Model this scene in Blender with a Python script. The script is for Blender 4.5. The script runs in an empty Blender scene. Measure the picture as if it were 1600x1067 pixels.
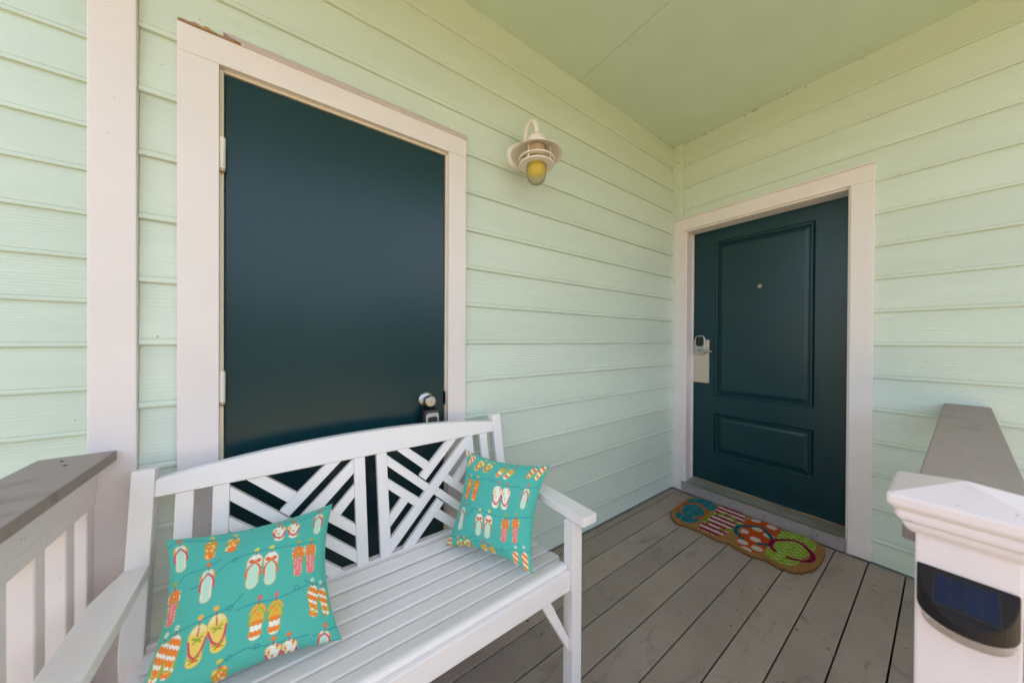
import bpy, bmesh, math, random
import numpy as np
from mathutils import Vector, Matrix, noise

random.seed(7)
scene = bpy.context.scene
COL = scene.collection

# ------------------------------------------------------------------ camera
CAM = Vector((-2.5596, -1.3123, 1.18))
yaw, pitch, roll = 0.627, -0.0044, 0.005
fw = Vector((math.sin(yaw), math.cos(yaw), 0)); rt = Vector((math.cos(yaw), -math.sin(yaw), 0)); up = Vector((0, 0, 1))
F = fw * math.cos(pitch) + up * math.sin(pitch)
U2 = -fw * math.sin(pitch) + up * math.cos(pitch)
RR_ = rt * math.cos(roll) + U2 * math.sin(roll)
UU_ = -rt * math.sin(roll) + U2 * math.cos(roll)
cam_data = bpy.data.cameras.new('camera')
cam_data.sensor_width = 36.0; cam_data.sensor_fit = 'HORIZONTAL'
cam_data.lens = 36.0 * 494.407 / 1600.0
cam_data.dof.use_dof = True; cam_data.dof.focus_distance = 2.3; cam_data.dof.aperture_fstop = 3.2
cam_data.clip_start = 0.02; cam_data.clip_end = 2000
cam = bpy.data.objects.new('camera', cam_data); COL.objects.link(cam)
M3 = Matrix((RR_, UU_, -F)).transposed()
cam.matrix_world = Matrix.Translation(CAM) @ M3.to_4x4()
scene.camera = cam

# ------------------------------------------------------------------ light
SUN_EL, SUN_AZ = math.radians(58), math.radians(80)
world = bpy.data.worlds.new('World'); scene.world = world; world.use_nodes = True
wn, wl = world.node_tree.nodes, world.node_tree.links
wn.clear()
sky = wn.new('ShaderNodeTexSky'); sky.sky_type = 'NISHITA'; sky.sun_disc = False
sky.sun_elevation = SUN_EL; sky.sun_rotation = SUN_AZ
sky.air_density = 1.0; sky.dust_density = 4.0; sky.ozone_density = 1.0
hsv = wn.new('ShaderNodeHueSaturation'); hsv.inputs['Saturation'].default_value = 0.7   # thin bright haze
bg = wn.new('ShaderNodeBackground'); bg.inputs['Strength'].default_value = 0.15
wo = wn.new('ShaderNodeOutputWorld')
wl.new(sky.outputs[0], hsv.inputs['Color']); wl.new(hsv.outputs[0], bg.inputs[0]); wl.new(bg.outputs[0], wo.inputs[0])
sd = bpy.data.lights.new('sun', 'SUN'); sd.energy = 2.2; sd.angle = math.radians(0.53); sd.color = (1.0, 0.95, 0.87)
sun = bpy.data.objects.new('sun', sd); COL.objects.link(sun)
sdir = Vector((math.sin(SUN_AZ) * math.cos(SUN_EL), math.cos(SUN_AZ) * math.cos(SUN_EL), math.sin(SUN_EL)))
sun.rotation_euler = sdir.to_track_quat('Z', 'Y').to_euler(); sun.location = (4, 6, 9)
scene.view_settings.view_transform = 'Standard'; scene.view_settings.look = 'None'
scene.view_settings.exposure = 2.22; scene.view_settings.gamma = 1.0
scene.render.engine = 'CYCLES'
scene.cycles.max_bounces = 12; scene.cycles.diffuse_bounces = 8

# ------------------------------------------------------------------ materials
class NT:
    def __init__(self, name):
        self.m = bpy.data.materials.new(name); self.m.use_nodes = True
        self.t = self.m.node_tree; self.n = self.t.nodes; self.l = self.t.links
        self.n.clear()
        self.out = self.n.new('ShaderNodeOutputMaterial'); self.b = self.n.new('ShaderNodeBsdfPrincipled')
        self.l.new(self.b.outputs[0], self.out.inputs[0])
        self.tc = self.n.new('ShaderNodeTexCoord')
        self._co = None
    def co(self, scale=(1, 1, 1), rnd=True):
        mp = self.n.new('ShaderNodeMapping'); mp.inputs['Scale'].default_value = scale
        src = self.tc.outputs['Object']
        if rnd:
            if self._co is None:
                oi = self.n.new('ShaderNodeObjectInfo')
                ml = self.n.new('ShaderNodeMath'); ml.operation = 'MULTIPLY'; ml.inputs[1].default_value = 37.0
                self.l.new(oi.outputs['Random'], ml.inputs[0])
                ad = self.n.new('ShaderNodeVectorMath'); ad.operation = 'ADD'
                self.l.new(src, ad.inputs[0]); self.l.new(ml.outputs[0], ad.inputs[1])
                self._co = ad.outputs[0]
            src = self._co
        self.l.new(src, mp.inputs['Vector']); return mp.outputs[0]
    def noise(self, vec, scale, detail=4, rough=0.55, dist=0.0):
        nz = self.n.new('ShaderNodeTexNoise'); nz.inputs['Scale'].default_value = scale
        nz.inputs['Detail'].default_value = detail; nz.inputs['Roughness'].default_value = rough
        nz.inputs['Distortion'].default_value = dist
        self.l.new(vec, nz.inputs['Vector']); return nz.outputs[0]
    def ramp(self, v, a, b, c0=(0, 0, 0, 1), c1=(1, 1, 1, 1)):
        r = self.n.new('ShaderNodeValToRGB'); e = r.color_ramp.elements
        e[0].position = a; e[1].position = b; e[0].color = c0; e[1].color = c1
        self.l.new(v, r.inputs[0]); return r.outputs[0]
    def mix(self, fac, a, b):
        mx = self.n.new('ShaderNodeMix'); mx.data_type = 'RGBA'
        for s, v in ((0, fac), (6, a), (7, b)):
            if isinstance(v, (tuple, float, int)):
                mx.inputs[s].default_value = v if isinstance(v, (float, int)) else (v + (1,) if len(v) == 3 else v)
            else: self.l.new(v, mx.inputs[s])
        return mx.outputs[2]
    def math(self, op, a, b):
        m = self.n.new('ShaderNodeMath'); m.operation = op
        for i, v in enumerate((a, b)):
            if isinstance(v, (float, int)): m.inputs[i].default_value = v
            else: self.l.new(v, m.inputs[i])
        return m.outputs[0]
    def bump(self, h, strength, dist=0.01, nrm=None):
        bp = self.n.new('ShaderNodeBump'); bp.inputs['Strength'].default_value = strength; bp.inputs['Distance'].default_value = dist
        self.l.new(h, bp.inputs['Height'])
        if nrm is not None: self.l.new(nrm, bp.inputs['Normal'])
        return bp.outputs[0]
    def setc(self, c):
        if isinstance(c, tuple): self.b.inputs['Base Color'].default_value = c[:3] + (1,)
        else: self.l.new(c, self.b.inputs['Base Color'])
    def setn(self, nrm): self.l.new(nrm, self.b.inputs['Normal'])
    def rough(self, v):
        if isinstance(v, (float, int)): self.b.inputs['Roughness'].default_value = v
        else: self.l.new(v, self.b.inputs['Roughness'])

def sc(c, k): return tuple(min(1, x * k) for x in c)

def paint(name, c, rough=0.45, var=0.06, bump=0.08, brush=(1, 1, 1), speck=0.0, dirt=None, spec=0.5):
    t = NT(name)
    v = t.co(brush)
    n1 = t.noise(t.co((1, 1, 1)), 5, 5)
    col = t.mix(t.ramp(n1, 0.3, 0.7), sc(c, 1 - var), sc(c, 1 + var))
    if dirt:
        n3 = t.noise(t.co((1, 1, 1)), 9, 8, 0.7)
        col = t.mix(t.ramp(n3, 0.58, 0.78), col, dirt)
    if speck > 0:
        n2 = t.noise(t.co((1, 1, 1)), 70, 2, 0.5)
        col = t.mix(t.math('MULTIPLY', t.ramp(n2, 0.745, 0.765), speck), col, (0.10, 0.07, 0.045))
    t.setc(col)
    h = t.noise(v, 160, 3)
    t.setn(t.bump(h, bump, 0.002))
    t.rough(t.math('ADD', t.math('MULTIPLY', n1, 0.14), rough - 0.07))
    t.b.inputs['Specular IOR Level'].default_value = spec
    return t.m

MINT = (0.612, 0.685, 0.592)
def siding_mat(name, c):
    t = NT(name)
    oi = t.n.new('ShaderNodeObjectInfo')
    hs = t.n.new('ShaderNodeHueSaturation')
    mr = t.n.new('ShaderNodeMapRange'); mr.inputs[3].default_value = 0.965; mr.inputs[4].default_value = 1.03
    t.l.new(oi.outputs['Random'], mr.inputs[0]); t.l.new(mr.outputs[0], hs.inputs['Value'])
    big = t.noise(t.co((0.6, 1, 3)), 3, 4)
    col = t.mix(t.ramp(big, 0.3, 0.7), sc(c, 0.96), sc(c, 1.03))
    sp = t.noise(t.co((1, 1, 1)), 55, 2, 0.4)
    col = t.mix(t.math('MULTIPLY', t.ramp(sp, 0.785, 0.80), 0.7), col, (0.16, 0.13, 0.08))
    t.l.new(col, hs.inputs['Color']); t.setc(hs.outputs[0])
    # pressed cedar grain: long contour lines that bend into cathedrals here and there
    warp = t.noise(t.co((1.3, 1, 6)), 1.6, 3, 0.5)
    wv = t.n.new('ShaderNodeTexWave'); wv.wave_type = 'BANDS'; wv.bands_direction = 'Z'
    wv.inputs['Scale'].default_value = 9.0; wv.inputs['Distortion'].default_value = 5.5
    wv.inputs['Detail'].default_value = 3; wv.inputs['Detail Scale'].default_value = 0.9; wv.inputs['Detail Roughness'].default_value = 0.6
    t.l.new(t.co((0.55, 1, 3.0)), wv.inputs['Vector'])
    fine = t.noise(t.co((1.2, 4, 40)), 9, 4, 0.6)
    h = t.math('ADD', t.math('MULTIPLY', wv.outputs[1], t.ramp(warp, 0.42, 0.62)), t.math('MULTIPLY', t.math('MULTIPLY', fine, t.ramp(t.noise(t.co((0.5, 1, 1)), 4, 3), 0.46, 0.70)), 0.6))
    t.setn(t.bump(h, 0.30, 0.0026))
    t.rough(0.42)
    t.b.inputs['Specular IOR Level'].default_value = 0.4
    return t.m

def deck_mat(name, c):
    t = NT(name)
    oi = t.n.new('ShaderNodeObjectInfo')
    big = t.noise(t.co((1, 1, 1)), 3.2, 6, 0.62)
    fib = t.noise(t.co((1.2, 45, 45)), 5, 4)
    col = t.mix(t.ramp(big, 0.28, 0.72), sc(c, 0.86), sc(c, 1.10))
    col = t.mix(t.math('MULTIPLY', t.ramp(fib, 0.35, 0.7), 0.35), col, sc(c, 0.8))
    st = t.noise(t.co((2.2, 5, 5)), 2.6, 6, 0.7, 0.8)
    col = t.mix(t.math('MULTIPLY', t.ramp(st, 0.55, 0.72), 0.45), col, (0.045, 0.038, 0.032))
    pale = t.noise(t.co((1, 2.2, 2)), 4.1, 6, 0.75, 0.5)
    col = t.mix(t.math('MULTIPLY', t.ramp(pale, 0.52, 0.78), 0.30), col, (0.33, 0.31, 0.285))
    hs = t.n.new('ShaderNodeHueSaturation')
    mr = t.n.new('ShaderNodeMapRange'); mr.inputs[3].default_value = 0.88; mr.inputs[4].default_value = 1.10
    t.l.new(oi.outputs['Random'], mr.inputs[0]); t.l.new(mr.outputs[0], hs.inputs['Value'])
    t.l.new(col, hs.inputs['Color']); t.setc(hs.outputs[0])
    fine = t.noise(t.co((3, 120, 120)), 8, 4, 0.7)
    t.setn(t.bump(t.math('ADD', fine, t.noise(t.co((1, 1, 1)), 220, 3)), 0.25, 0.0012))
    t.rough(t.math('ADD', t.math('MULTIPLY', big, 0.3), 0.42))
    return t.m

def attr_mat(name, rough, kind):
    t = NT(name)
    at = t.n.new('ShaderNodeVertexColor'); at.layer_name = 'print'
    nz = t.noise(t.co((1, 1, 1), False), 900 if kind == 'cloth' else 420, 3, 0.7)
    t.setc(t.mix(t.ramp(nz, 0.2, 0.8), t.mix(1.0, at.outputs[0], at.outputs[0]), t.mix(0.22 if kind == 'cloth' else 0.26, at.outputs[0], (0.02, 0.015, 0.01) if kind == 'coir' else (0.9, 0.9, 0.85)) if kind != 'cloth' else t.mix(0.06, at.outputs[0], (0.9, 0.95, 0.9))))
    if kind == 'cloth':
        w1 = t.noise(t.co((1400, 60, 1400), False), 1, 2); w2 = t.noise(t.co((60, 1400, 60), False), 1, 2)
        big = t.noise(t.co((1, 1, 1), False), 14, 4, 0.6)
        n1 = t.bump(t.math('ADD', w1, w2), 0.18, 0.0006)
        t.setn(t.bump(big, 0.25, 0.012, n1))
        t.b.inputs['Sheen Weight'].default_value = 0.15
        t.b.inputs['Specular IOR Level'].default_value = 0.2
    else:
        t.setn(t.bump(nz, 0.9, 0.004))
        t.b.inputs['Specular IOR Level'].default_value = 0.1
    t.rough(rough)
    return t.m

def metal(name, c, rough, bump=0.0):
    t = NT(name); t.b.inputs['Metallic'].default_value = 1.0
    n = t.noise(t.co((1, 1, 14)), 60, 4)
    t.setc(t.mix(n, sc(c, 0.85), sc(c, 1.1))); t.rough(t.math('ADD', t.math('MULTIPLY', n, 0.2), rough - 0.1))
    if bump: t.setn(t.bump(n, bump, 0.001))
    return t.m

M = {}
M['siding'] = siding_mat('mint_siding_paint', MINT)
M['mint'] = paint('mint_trim_paint', MINT, 0.5, 0.03, 0.1, speck=0.8)
M['ceiling'] = paint('mint_ceiling_paint', (0.565, 0.685, 0.565), 0.6, 0.025, 0.06)
M['trim'] = paint('white_trim_paint', (0.765, 0.69, 0.672), 0.42, 0.035, 0.12, (0.12, 1, 1), speck=0.35)
M['trimv'] = paint('white_trim_paint_vertical', (0.765, 0.69, 0.672), 0.42, 0.025, 0.09, (1, 1, 0.15), speck=0.25)
M['jamb'] = paint('cream_jamb_paint', (0.70, 0.62, 0.50), 0.5, 0.05, 0.1, (1, 1, 0.2))
M['bench'] = paint('white_bench_paint', (0.83, 0.775, 0.755), 0.36, 0.03, 0.14, (0.1, 1, 1), speck=0.25)
M['rail'] = paint('white_rail_paint', (0.80, 0.715, 0.695), 0.45, 0.04, 0.12, (1, 1, 0.2), speck=0.5, dirt=(0.66, 0.60, 0.55))
M['newel'] = paint('newel_vinyl', (0.80, 0.69, 0.68), 0.4, 0.03, 0.12, speck=0.7, dirt=(0.66, 0.55, 0.52))
def door_mat():
    t = NT('teal_door_paint'); c = (0.0012, 0.0300, 0.0375)
    n1 = t.noise(t.co((1, 1, 1)), 4, 4)
    col = t.mix(n1, sc(c, 0.94), sc(c, 1.06))
    sm = t.noise(t.co((2.2, 2.2, 0.8)), 5, 7, 0.75, 0.6)
    col = t.mix(t.math('MULTIPLY', t.ramp(sm, 0.70, 0.84), 0.10), col, (0.35, 0.38, 0.38))
    t.b.inputs['Specular IOR Level'].default_value = 0.42
    t.setc(col); t.rough(t.math('ADD', t.math('MULTIPLY', n1, 0.05), 0.265))
    t.setn(t.bump(t.noise(t.co((1, 1, 0.35)), 190, 2), 0.025, 0.0015)); return t.m
M['door'] = door_mat()
M['deck'] = deck_mat('grey_brown_composite', (0.325, 0.256, 0.207))
M['cap'] = deck_mat('rail_cap_composite', (0.295, 0.235, 0.20))
M['kick'] = deck_mat('threshold_composite', (0.32,0.28,0.275))
M['sill'] = paint('weathered_sill', (0.22, 0.215, 0.17), 0.5, 0.15, 0.2, speck=0.6, dirt=(0.12, 0.10, 0.07))
M['dark'] = paint('dark_gap', (0.012, 0.011, 0.01), 0.8, 0.1, 0.1)
M['rot'] = paint('rotted_wood', (0.36, 0.20, 0.095), 0.9, 0.5, 1.0, (4, 1, 1), dirt=(0.05, 0.025, 0.012))
M['lamp'] = paint('lamp_enamel', (0.80, 0.72, 0.655), 0.38, 0.03, 0.06)
M['steel'] = metal('satin_nickel', (0.50, 0.485, 0.47), 0.36)
M['brass'] = metal('brushed_plate', (0.66, 0.58, 0.47), 0.42, 0.15)
M['blackplastic'] = paint('black_plastic', (0.012, 0.012, 0.013), 0.35, 0.1, 0.05)
M['greyplastic'] = paint('grey_plastic', (0.42, 0.41, 0.40), 0.4, 0.1, 0.1)
M['bronze'] = paint('bronze_plastic', (0.016, 0.0115, 0.0115), 0.55, 0.15, 0.05, spec=0.25)
M['rust'] = paint('rust', (0.28, 0.11, 0.03), 0.85, 0.4, 0.6)
M['hinge'] = paint('painted_hinge', (0.74, 0.68, 0.62), 0.45, 0.08, 0.1, speck=0.6)
M['cloth'] = attr_mat('printed_cotton', 0.85, 'cloth')
M['coir'] = attr_mat('printed_coir', 0.95, 'coir')
M['roof'] = paint('roof_shingle', (0.16, 0.15, 0.145), 0.9, 0.2, 0.6)
M['plaster'] = paint('house_sheathing', (0.30, 0.30, 0.29), 0.9, 0.05, 0.1)

def cell_mat():
    t = NT('solar_cells'); n = t.noise(t.co((1, 1, 1), False), 30, 3)
    t.setc(t.mix(n, (0.005, 0.010, 0.036), (0.009, 0.018, 0.06))); t.rough(0.25); t.b.inputs['Specular IOR Level'].default_value = 0.35
    return t.m
M['cell'] = cell_mat()
def glass_mat():
    t = NT('frosted_glass'); t.setc((0.95, 0.95, 0.88)); t.b.inputs['Transmission Weight'].default_value = 0.97
    t.b.inputs['IOR'].default_value = 1.12
    t.rough(0.3); return t.m
M['glass'] = glass_mat()
def bulb_mat():
    t = NT('yellow_bulb'); n = t.noise(t.co((1, 1, 1), False), 20, 2)
    t.setc(t.mix(n, (0.90, 0.60, 0.012), (0.95, 0.68, 0.02))); t.rough(0.3); return t.m
M['bulb'] = bulb_mat()
def lens_mat():
    t = NT('clear_lens'); t.setc((0.92, 0.9, 0.9)); t.b.inputs['Transmission Weight'].default_value = 0.95; t.rough(0.12); t.b.inputs['IOR'].default_value = 1.15; return t.m
M['lens'] = lens_mat()
def ground_mat():
    t = NT('dry_sandy_ground')
    a = t.noise(t.co((1, 1, 1), False), 0.6, 8, 0.6); b = t.noise(t.co((1, 1, 1), False), 14, 6, 0.7)
    c = t.mix(t.ramp(a, 0.35, 0.65), (0.31, 0.222, 0.105), (0.23, 0.185, 0.07))
    t.setc(t.mix(t.ramp(b, 0.3, 0.75), c, (0.34, 0.255, 0.13))); t.rough(0.95); t.setn(t.bump(b, 0.5, 0.05)); return t.m
M['ground'] = ground_mat()
def debris_mat():
    t = NT('dry_debris'); n = t.noise(t.co((1,1,1),False), 9, 2)
    t.setc(t.mix(t.ramp(n,0.4,0.6),(0.014,0.010,0.008),(0.06,0.04,0.025))); t.rough(0.95); return t.m
M['debris'] = debris_mat()

# ------------------------------------------------------------------ mesh helpers
def mesh_obj(name, me, mat, parent=None, loc=(0, 0, 0), rotz=0.0):
    if mat is not None and len(me.materials) == 0: me.materials.append(M[mat] if isinstance(mat, str) else mat)
    o = bpy.data.objects.new(name, me); COL.objects.link(o)
    o.parent = parent; o.location = loc; o.rotation_euler = (0, 0, rotz)
    return o
def empty(name, loc, label=None, cat=None, group=None, kind=None):
    o = bpy.data.objects.new(name, None); COL.objects.link(o); o.location = loc
    o.empty_display_size = 0.1
    return tag(o, label, cat, group, kind)
def tag(o, label=None, cat=None, group=None, kind=None):
    if label: o['label'] = label
    if cat: o['category'] = cat
    if group: o['group'] = group
    if kind: o['kind'] = kind
    return o
def bevel_bm(bm, off, seg=1):
    if off > 0:
        es = [e for e in bm.edges if len(e.link_faces) == 2 and e.calc_face_angle(0) > 0.5]
        bmesh.ops.bevel(bm, geom=es, offset=off, segments=seg, profile=0.6, affect='EDGES', clamp_overlap=True)
def to_mesh(bm, name, smooth=False):
    bmesh.ops.recalc_face_normals(bm, faces=bm.faces[:])
    me = bpy.data.meshes.new(name); bm.to_mesh(me); bm.free()
    if smooth:
        for p in me.polygons: p.use_smooth = True
    return me
_cache = {}
def box(name, x0, x1, y0, y1, z0, z1, mat, parent=None, bevel=0.0015, seg=1):
    key = (round(x1 - x0, 4), round(y1 - y0, 4), round(z1 - z0, 4), mat, bevel, seg)
    if key not in _cache:
        bm = bmesh.new(); bmesh.ops.create_cube(bm, size=1)
        bmesh.ops.scale(bm, vec=(x1 - x0, y1 - y0, z1 - z0), verts=bm.verts)
        bevel_bm(bm, bevel, seg); _cache[key] = to_mesh(bm, name)
    c = Vector(((x0 + x1) / 2, (y0 + y1) / 2, (z0 + z1) / 2))
    if parent: c = c - parent_world(parent)
    return mesh_obj(name, _cache[key], mat, parent, c)
def parent_world(p):
    v = Vector((0, 0, 0))
    while p is not None: v = v + p.location; p = p.parent
    return v
def prism(name, pts, ext, mat, parent=None, bevel=0.0015, seg=1):
    """pts: front polygon (list of Vector world), ext: Vector extrusion"""
    bm = bmesh.new(); pw = parent_world(parent) if parent else Vector((0, 0, 0))
    c = sum((Vector(p) for p in pts), Vector((0, 0, 0))) / len(pts)
    a = [bm.verts.new(Vector(p) - c) for p in pts]; b = [bm.verts.new(Vector(p) + Vector(ext) - c) for p in pts]
    n = len(pts); bm.faces.new(a); bm.faces.new(b[::-1])
    for i in range(n): bm.faces.new((a[i], b[i], b[(i + 1) % n], a[(i + 1) % n]))
    bmesh.ops.recalc_face_normals(bm, faces=bm.faces[:])
    bevel_bm(bm, bevel, seg)
    return mesh_obj(name, to_mesh(bm, name), mat, parent, c - pw)
def tube(name, path, r, mat, parent=None, n=12, caps=True):
    pw = parent_world(parent) if parent else Vector((0, 0, 0))
    P = [Vector(p) for p in path]; bm = bmesh.new(); rings = []
    prev = None
    for i, p in enumerate(P):
        t = (P[min(i + 1, len(P) - 1)] - P[max(i - 1, 0)]).normalized()
        if prev is None:
            a = Vector((1, 0, 0)) if abs(t.x) < 0.9 else Vector((0, 1, 0))
            u = t.cross(a).normalized()
        else: u = (prev - t * prev.dot(t)).normalized()
        prev = u; v = t.cross(u)
        rr = r[i] if isinstance(r, (list, tuple)) else r
        rings.append([bm.verts.new(p - P[0] + (u * math.cos(2 * math.pi * k / n) + v * math.sin(2 * math.pi * k / n)) * rr) for k in range(n)])
    for a, b in zip(rings, rings[1:]):
        for k in range(n): bm.faces.new((a[k], a[(k + 1) % n], b[(k + 1) % n], b[k]))
    if caps: bm.faces.new(rings[0][::-1]); bm.faces.new(rings[-1])
    return mesh_obj(name, to_mesh(bm, name, True), mat, parent, P[0] - pw)
def lathe(name, prof, centre, mat, parent=None, n=32, axis='z', closed=False):
    """prof: list of (radius, height) around axis"""
    pw = parent_world(parent) if parent else Vector((0, 0, 0)); bm = bmesh.new(); rings = []
    def pos(r, h, a):
        c, s = r * math.cos(a), r * math.sin(a)
        return {'z': (c, s, h), 'y': (c, h, s), 'x': (h, c, s)}[axis]
    for r, h in prof:
        rings.append([bm.verts.new(pos(max(r, 1e-5), h, 2 * math.pi * k / n)) for k in range(n)])
    pairs = list(zip(rings, rings[1:]))
    if closed: pairs.append((rings[-1], rings[0]))
    for a, b in pairs:
        for k in range(n): bm.faces.new((a[k], a[(k + 1) % n], b[(k + 1) % n], b[k]))
    bmesh.ops.remove_doubles(bm, verts=bm.verts, dist=2e-5)
    me = to_mesh(bm, name, True)
    me.set_sharp_from_angle(angle=math.radians(40))
    return mesh_obj(name, me, mat, parent, Vector(centre) - pw)
def torus(name, R, r, centre, mat, parent, n=40, m=10):
    return lathe(name, [(R + r * math.cos(2 * math.pi * k / m), r * math.sin(2 * math.pi * k / m)) for k in range(m)], centre, mat, parent, n, 'z', True)

# ================================================================== GROUND, DECK
GZ = -0.55
g = bpy.data.meshes.new('ground')
N = 40
gv = [((i / N - 0.5) * 600, (j / N - 0.5) * 600, GZ) for j in range(N + 1) for i in range(N + 1)]
gf = [(j * (N + 1) + i, j * (N + 1) + i + 1, (j + 1) * (N + 1) + i + 1, (j + 1) * (N + 1) + i) for j in range(N) for i in range(N)]
g.from_pydata(gv, [], gf)
tag(mesh_obj('ground', g, 'ground'), kind='structure')

deck = empty('porch_deck', (0, 0, 0), kind='structure')
DX0, DX1 = -3.06, -0.011
PITCH = 0.1255
yb = 0.062 - 0.0
k = 0
line0 = -0.0635
ys = [line0 - PITCH * i for i in range(0, 12)]
edges = [(-0.0085, ys[0])] + list(zip(ys, ys[1:]))
for (ya, yc) in edges:
    box('deck_board', DX0 + random.uniform(-.0, .0), DX1 + random.uniform(-0.004, 0.0), yc + 0.0026, ya - 0.0026, -0.028 + random.uniform(-.0008, .0), 0.0, 'deck', deck, 0.0025, 2)
DY = ys[-1]
for i in range(5):
    x = -3.0 + i * 0.74
    box('joist', x + 0.03, x + 0.07, DY + 0.058, 0.0, -0.22, -0.031, 'dark', deck, 0)
box('rim_board', DX0, DX1, DY + 0.004, DY + 0.036, -0.24, -0.0305, 'cap', deck, 0.002)
box('sun_block_board', DX0 + 0.002, DX1, DY + 0.0365, DY + 0.056, GZ - 0.03, -0.031, 'cap', deck, 0.002)  # unseen boards added to keep sun from shining in below the deck
box('sun_block_board', DX0, DX0 + 0.02, DY + 0.057, 0.0, GZ - 0.03, -0.031, 'cap', deck, 0.002)
steps = empty('porch_steps', (-2.35, DY, GZ), 'grey composite steps leading down from the porch opening', 'steps')
for i, (zz, d) in enumerate(((-0.18, 0.0), (-0.36, 0.28))):
    for q in range(2):
        y1 = DY - d - 0.003 - q * 0.142
        box('tread_board', -2.93, -1.82, y1 - 0.138, y1, zz - 0.028, zz, 'deck', steps, 0.0025, 2)
    box('riser', -2.92, -1.83, DY - d - 0.27, DY - d - 0.25, GZ, zz - 0.030, 'cap', steps, 0.002)

# ================================================================== CEILING / ROOF
CZ = 2.723
ceil = empty('porch_ceiling', (0, 0, CZ), kind='structure')
seam = -1.132
box('ceiling_panel', -3.25, seam - 0.0012, -2.05, 0.69, CZ + 0.0, CZ + 0.012, 'ceiling', ceil, 0.0015)
box('ceiling_panel', seam + 0.0012, 0.13, -2.05, 0.02, CZ + 0.0005, CZ + 0.0125, 'ceiling', ceil, 0.0015)
roof = empty('porch_roof', (-1, 1, CZ + 0.02), 'shingled roof above the mint porch ceiling', 'roof')
box('roof_deck', -3.28, 2.4, -2.08, 4.2, CZ + 0.03, CZ + 0.2, 'roof', roof, 0)
box('fascia', -3.28, 0.0, -2.08 - 0.02, -2.08, CZ - 0.03, CZ + 0.21, 'trim', roof, 0.002)

# ================================================================== WALLS
EXPO = 0.17325
Z0S = 2.2012 - EXPO * 13      # bottom of a board line grid
def siding_profile(z_lo=None):
    """(out, z) going up the visible face"""
    h = EXPO
    p = [(0.0158, 0.0), (0.0172, 0.0015), (0.0178, 0.006), (0.0173, 0.0105), (0.0155, 0.0138), (0.0130, 0.0150),
         (0.0132, 0.0168), (0.0150, 0.0185), (0.0152, 0.022), (0.0058, h + 0.004)]
    if z_lo is not None and z_lo > 0.0:
        def at(z):
            for (a, za), (b, zb) in zip(p, p[1:]):
                if za <= z <= zb: return a + (b - a) * (z - za) / (zb - za)
            return 0.006
        p = [(at(z_lo), z_lo)] + [q for q in p if q[1] > z_lo + 1e-4]
    return p
_sid = {}
def siding_board(parent, axis, s0, s1, plane, z, z_lo=None, z_hi=None, off=0.0):
    """a lap board; axis 'x': along X facing -Y at y=plane, axis 'y': along Y facing -X at x=plane"""
    key = (round(s1 - s0, 4), None if z_lo is None else round(z_lo, 4), None if z_hi is None else round(z_hi, 4))
    if key not in _sid:
        L = s1 - s0; prof = siding_profile(z_lo)
        if z_hi is not None: prof = [q for q in prof if q[1] < z_hi - 1e-4] + [(0.0075, z_hi)]
        prof = prof + [(0.0, prof[-1][1]), (0.0, prof[0][1])]
        bm = bmesh.new()
        a = [bm.verts.new((-L / 2, -o, zz)) for o, zz in prof]; b = [bm.verts.new((L / 2, -o, zz)) for o, zz in prof]
        n = len(prof); bm.faces.new(a); bm.faces.new(b[::-1])
        for i in range(n): bm.faces.new((a[i], b[i], b[(i + 1) % n], a[(i + 1) % n]))
        _sid[key] = to_mesh(bm, 'siding_board')
    c = (s0 + s1) / 2; pw = parent_world(parent)
    if axis == 'x': loc, rz = Vector((c, plane - off, z)), 0.0
    else: loc, rz = Vector((plane - off, c, z)), -math.pi / 2
    return mesh_obj('siding_board', _sid[key], 'siding', parent, loc - pw, rz)

def wall_boards(parent, axis, plane, s0, s1, opening=None, zbot=0.0, ztop=CZ, shift=0.0):
    """opening = (a, b, head) ; boards split round it"""
    n0 = int(math.floor((zbot - Z0S - shift) / EXPO))
    for i in range(n0, 40):
        z = Z0S + shift + i * EXPO
        if z >= ztop - 0.004: break
        lo = zbot - z if z < zbot else None
        hi = ztop - z if z + EXPO > ztop else None
        if lo is not None and lo > EXPO - 0.01: continue
        j = random.uniform(-0.0006, 0.0006)
        if opening and z < opening[2]:
            a, b, head = opening
            siding_board(parent, axis, s0, a, plane, z, lo, hi, j); siding_board(parent, axis, b, s1, plane, z, lo, hi, j)
            if z + EXPO > head + 0.02:
                siding_board(parent, axis, a + 0.0005, b - 0.0005, plane, z, head + 0.012 - z, hi, j)
        else:
            siding_board(parent, axis, s0, s1, plane, z, lo, hi, j)

# --- wall with the flush door
AL, AR, AT = -2.803, -1.8888, 2.081      # casing outer
AIL, AIR, AIT = -2.7148, -1.973, 1.9994  # casing inner
wa = empty('house_wall', (-1.45, 0, 0), 'mint green beaded lap siding wall behind the white bench and lamp', 'wall')
wall_boards(wa, 'x', 0.0, -2.878, -0.0305, (AIL - 0.03, AIR + 0.03, AIT), 0.011)
box('sheathing', -2.95, AIL - 0.02, 0.001, 0.14, GZ - 0.05, CZ - 0.001, 'plaster', wa, 0)
box('sheathing', AIR + 0.02, 0.15, 0.001, 0.14, GZ - 0.05, CZ - 0.001, 'plaster', wa, 0)
box('sheathing', AIL - 0.0198, AIR + 0.0198, 0.001, 0.14, AIT + 0.012, CZ - 0.001, 'plaster', wa, 0)
box('corner_board', -2.963, -2.879, -0.028, -0.002, 0.008, CZ - 0.002, 'trimv', wa, 0.003, 2)
box('corner_board', -2.9655, -2.9505, -0.0015, 0.69, 0.0, CZ - 0.002, 'mint', wa, 0.001)
box('corner_trim', -0.030, -0.0005, -0.0240, -0.0005, 0.010, CZ - 0.001, 'mint', wa, 0.003, 2)

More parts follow.
